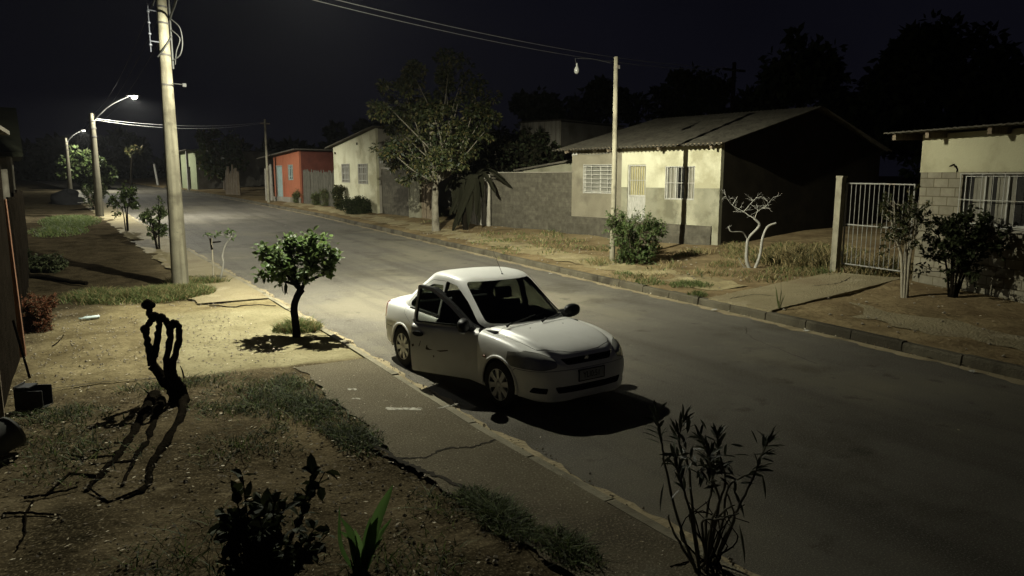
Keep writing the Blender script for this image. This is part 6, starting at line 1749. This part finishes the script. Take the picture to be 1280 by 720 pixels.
scatter_quads("leaf_litter", 420, lambda r: ((lambda y: (r.uniform(kl(y) + .1, kr(y) - .1), y))(r.uniform(3.5, 34))), .012, [leaf_brown, pale_leaf, leaf_brown], "few dry leaves and chips lying on the open road", "leaf litter", 8)
stone_m = mat("stone", [(.12, .10, .07), (.26, .23, .17)], scale=5, rough=.95, bump=.6)
def pebbles(n, fn, size, label, seed):
    rg = random.Random(seed); mb = MB()
    for k in range(n):
        x, y = fn(rg); s = size * rg.uniform(.4, 1.6); p = Vector((x, y, gz(x, y) + .02)); b = len(mb.v)
        for d in ((1, 0, 0), (0, 1, 0), (-1, 0, 0), (0, -1, 0), (0, 0, .7), (0, 0, -.5)): mb.v.append(tuple(p + Vector(d) * s * rg.uniform(.7, 1.3)))
        for f in ((0, 1, 4), (1, 2, 4), (2, 3, 4), (3, 0, 4), (1, 0, 5), (2, 1, 5), (3, 2, 5), (0, 3, 5)): mb.f.append(tuple(b + q for q in f)); mb.m.append(0)
    return tag(mb.build("pebbles", [stone_m]), label, "pebbles", kind="stuff")
pebbles(1800, lambda r: (r.uniform(-1, 2.6), r.uniform(3.2, 18)), .016, "small stones in the yard earth", 5)
pebbles(500, lambda r: ((lambda y: (kl(y) + abs(r.gauss(.05, .10)), y))(r.uniform(3, 26))), .013, "grit along the near kerb", 6)
pebbles(500, lambda r: ((lambda y: (kr(y) + r.uniform(.2, 6), y))(r.uniform(5, 32))), .03, "stones on the far verge", 7)

paper_m = mat("paper_scrap", [(.30, .29, .25), (.42, .41, .37)], scale=9, rough=.8)
for i, (x, y, s) in enumerate(((893, 389, .10), (1008, 415, .08), (688, 343, .07), (1215, 466, .08), (357, 283, .07))):
    p = ground(x, y); rg = random.Random(i); mb = MB()
    n = 5; 
    for a in range(n):
        for b in range(n): mb.v.append((s * (a / (n - 1) - .5) * 1.5, s * (b / (n - 1) - .5), .02 + .25 * s * rg.random()))
    for a in range(n - 1):
        for b in range(n - 1): q = a * n + b; mb.f.append((q, q + n, q + n + 1, q + 1)); mb.m.append(0)
    o = mb.build("paper_scrap", paper_m, loc=p); o.rotation_euler = (0, 0, rg.uniform(0, 3))
    tag(o, "crumpled white scrap of paper lying along the kerb", "litter", "white scraps along the kerbs")
# log and stick on the ground at left
A, Bq = ground(31, 347), ground(108, 357); rg = random.Random(3)
mb = MB(); limb(mb, [A + Vector((0, 0, .05)), A.lerp(Bq, .35) + Vector((.02, .08, .07)), A.lerp(Bq, .7) + Vector((0, -.03, .06)), Bq + Vector((0, 0, .06))], .075, .05, seg=9, rg=rg, rough=.012)
tag(mb.build("log", darkbark_m, smooth=70), "thin black log lying across the dark yard beside the board fence", "log")
for pts, r, lab in (([(262, 384), (290, 385), (318, 383), (345, 384)], .016, "thin broken twig lying on the sandy pavement left of the small tree"), ([(30, 626), (60, 622), (98, 613)], .014, "long dark stick lying at the end of the stump's shadow limbs"), ([(5, 646), (40, 645), (75, 648)], .013, "straight stick lying on the earth near the bottom left corner"),
                    ([(42, 630), (32, 650), (32, 670), (22, 688)], .012, "bent twig near the bottom left corner"), ([(66, 434), (74, 428), (80, 420)], .010, "short upright twig on the sandy yard"), ([(540, 438 + 45), (548, 478), (556, 470)], .004, "pale straw on the paving in the car's shadow"), ([(893, 700), (860, 706), (838, 712)], .008, "crooked stick at the foot of the oleander")):
    mb = MB(); limb(mb, [ground(x, y) + Vector((0, 0, r + .015)) for x, y in pts], r, r * .6, seg=6, rg=rg, rough=r * .8)
    tag(mb.build("stick", darkbark_m if "pale" not in lab else blade_dry, smooth=70), lab, "stick")
# crushed pale bottle
p = ground(101, 401); o = empty("plastic_bottle", p + Vector((0, 0, .045)), R(12), "crushed pale blue plastic bottle lying on the earth left of the stump", "bottle")
mb = MB(); mb.lathe([(.012, -.02), (.016, .0), (.018, .03), (.045, .08), (.050, .14), (.042, .18), (.050, .24), (.044, .31), (.035, .33)], 14, M=Matrix.Rotation(R(90), 4, "Y") @ Matrix.Diagonal((.7, 1.1, 1, 1)))
mb.build("bottle", mat("bottle_plastic", [(.30, .38, .38), (.45, .52, .52)], scale=6, rough=.25), o, smooth=50)
mb = MB(); mb.lathe([(.018, -.02), (.018, .008)], 12, M=Matrix.Translation((-.012, 0, 0)) @ Matrix.Rotation(R(90), 4, "Y")); mb.build("cap", teal_m, o)
# dustpan on a long handle by the shed
p = ground(42, 510); o = empty("dustpan", p, 0, "black long-handled dustpan standing against the boarded shed", "dustpan")
t = at_range(18, 402, p) - p; b_ = at_range(37, 470, p) - p
mb = MB(); mb.tube([b_ + Vector((0, 0, -.03)), t + Vector((-.02, .1, 0))], .014, seg=8); mb.build("handle", darkbark_m, o, smooth=60)
mb = MB(); M = Matrix.Translation((.02, 0, 0)) @ Matrix.Rotation(R(-24), 4, "Z")
mb.box(-.17, .15, -.12, .12, .01, .025, M=M); mb.box(-.17, -.155, -.12, .12, .026, .30, M=M); mb.box(-.154, .15, .105, .12, .026, .26, M=M); mb.box(-.154, .15, -.12, -.105, .026, .24, M=M); mb.box(-.154, .0, -.104, .104, .27, .285, M=M); mb.build("pan", mat("black_bin_plastic", [(.012, .012, .012), (.03, .03, .028)], scale=6, rough=.5), o)
# tipped bucket at the left edge
p = ground(10, 573); o = empty("bucket", p + Vector((-.10, .05, .16)), R(38), "dark bucket tipped on its side with a paler rim at the left edge", "bucket")
M = Matrix.Rotation(R(72), 4, "Y")
mb = MB(); mb.lathe([(.12, -.20), (.165, .18), (.155, .18), (.112, -.185)], 24, M=M, closed=True); mb.lathe([(.112, -.186), (.112, -.18)], 24, M=M); mb.build("body", mat("dirty_bucket", [(.06, .06, .055), (.11, .11, .10)], scale=6, rough=.5), o, smooth=40)
mb = MB(); mb.lathe([(.165, .176), (.178, .180), (.178, .200), (.155, .196)], 24, M=M, closed=True); mb.build("rim", mat("bucket_rim", [(.12, .12, .11), (.17, .17, .16)], scale=6, rough=.4), o, smooth=40)
mb = MB(); mb.tube([M @ Vector((.17 * math.cos(a), .17 * math.sin(a), .17 + .05 * math.sin(a))) for a in np.linspace(0, math.pi, 14)], .005, seg=5); mb.build("bail", steel_m, o)
# covered heap on the far left verge
p = ground(86, 255); rg = random.Random(44); o = empty("covered_heap", p, 0, "black covered heap with a pale corner lying far up the left pavement", "heap")
mb = MB(); n1, n2 = 20, 8
for i in range(n2 + 1):
    for k in range(n1):
        a = 2 * math.pi * k / n1; e = math.pi / 2 * i / n2; rr = math.cos(e) * (1 + .18 * math.sin(3 * a + i) + rg.uniform(-.06, .06))
        mb.v.append((1.25 * rr * math.cos(a), .7 * rr * math.sin(a), .95 * math.sin(e) * (1 + .2 * math.sin(2 * a)) - .05))
for i in range(n2):
    for k in range(n1): k2 = (k + 1) % n1; mb.f.append((i * n1 + k, i * n1 + k2, (i + 1) * n1 + k2, (i + 1) * n1 + k)); mb.m.append(0)
mb.build("cover", mat("black_sheet", [(.004, .004, .004), (.010, .010, .010)], scale=4, rough=.8, spec=.1), o, smooth=60)
mb = MB(); mb.prism([(.5, -.45, .1), (1.2, -.3, .1), (1.1, -.2, .95), (.7, -.35, .8)], (0, 0, 0), (.05, .06, 0)); mb.build("panel", mat("pale_panel", [(.2, .19, .16), (.28, .27, .24)], scale=4, rough=.8), o)
# whitewash splashes on the old paving
wm = mat("whitewash", [(.30, .28, .22), (.46, .44, .37)], scale=14, rough=.9, big=((.11, .10, .07), 16, .5, .9))
for k, (x, y, w, h) in enumerate(((505, 512, 22, 2.5), (440, 488, 6, 1.5), (445, 500, 5, 1.2), (560, 600 - 88, 12, 1.5))):
    a, b = ground(x - w, y), ground(x + w, y); c, d_ = ground(x + w, y + h), ground(x - w, y + h)
    sheet("whitewash", [(a.x, a.y), (b.x, b.y), (c.x, c.y), (d_.x, d_.y)], .0255, wm, .02, sub=8, zf=lambda X, Y: .06, seed=k)
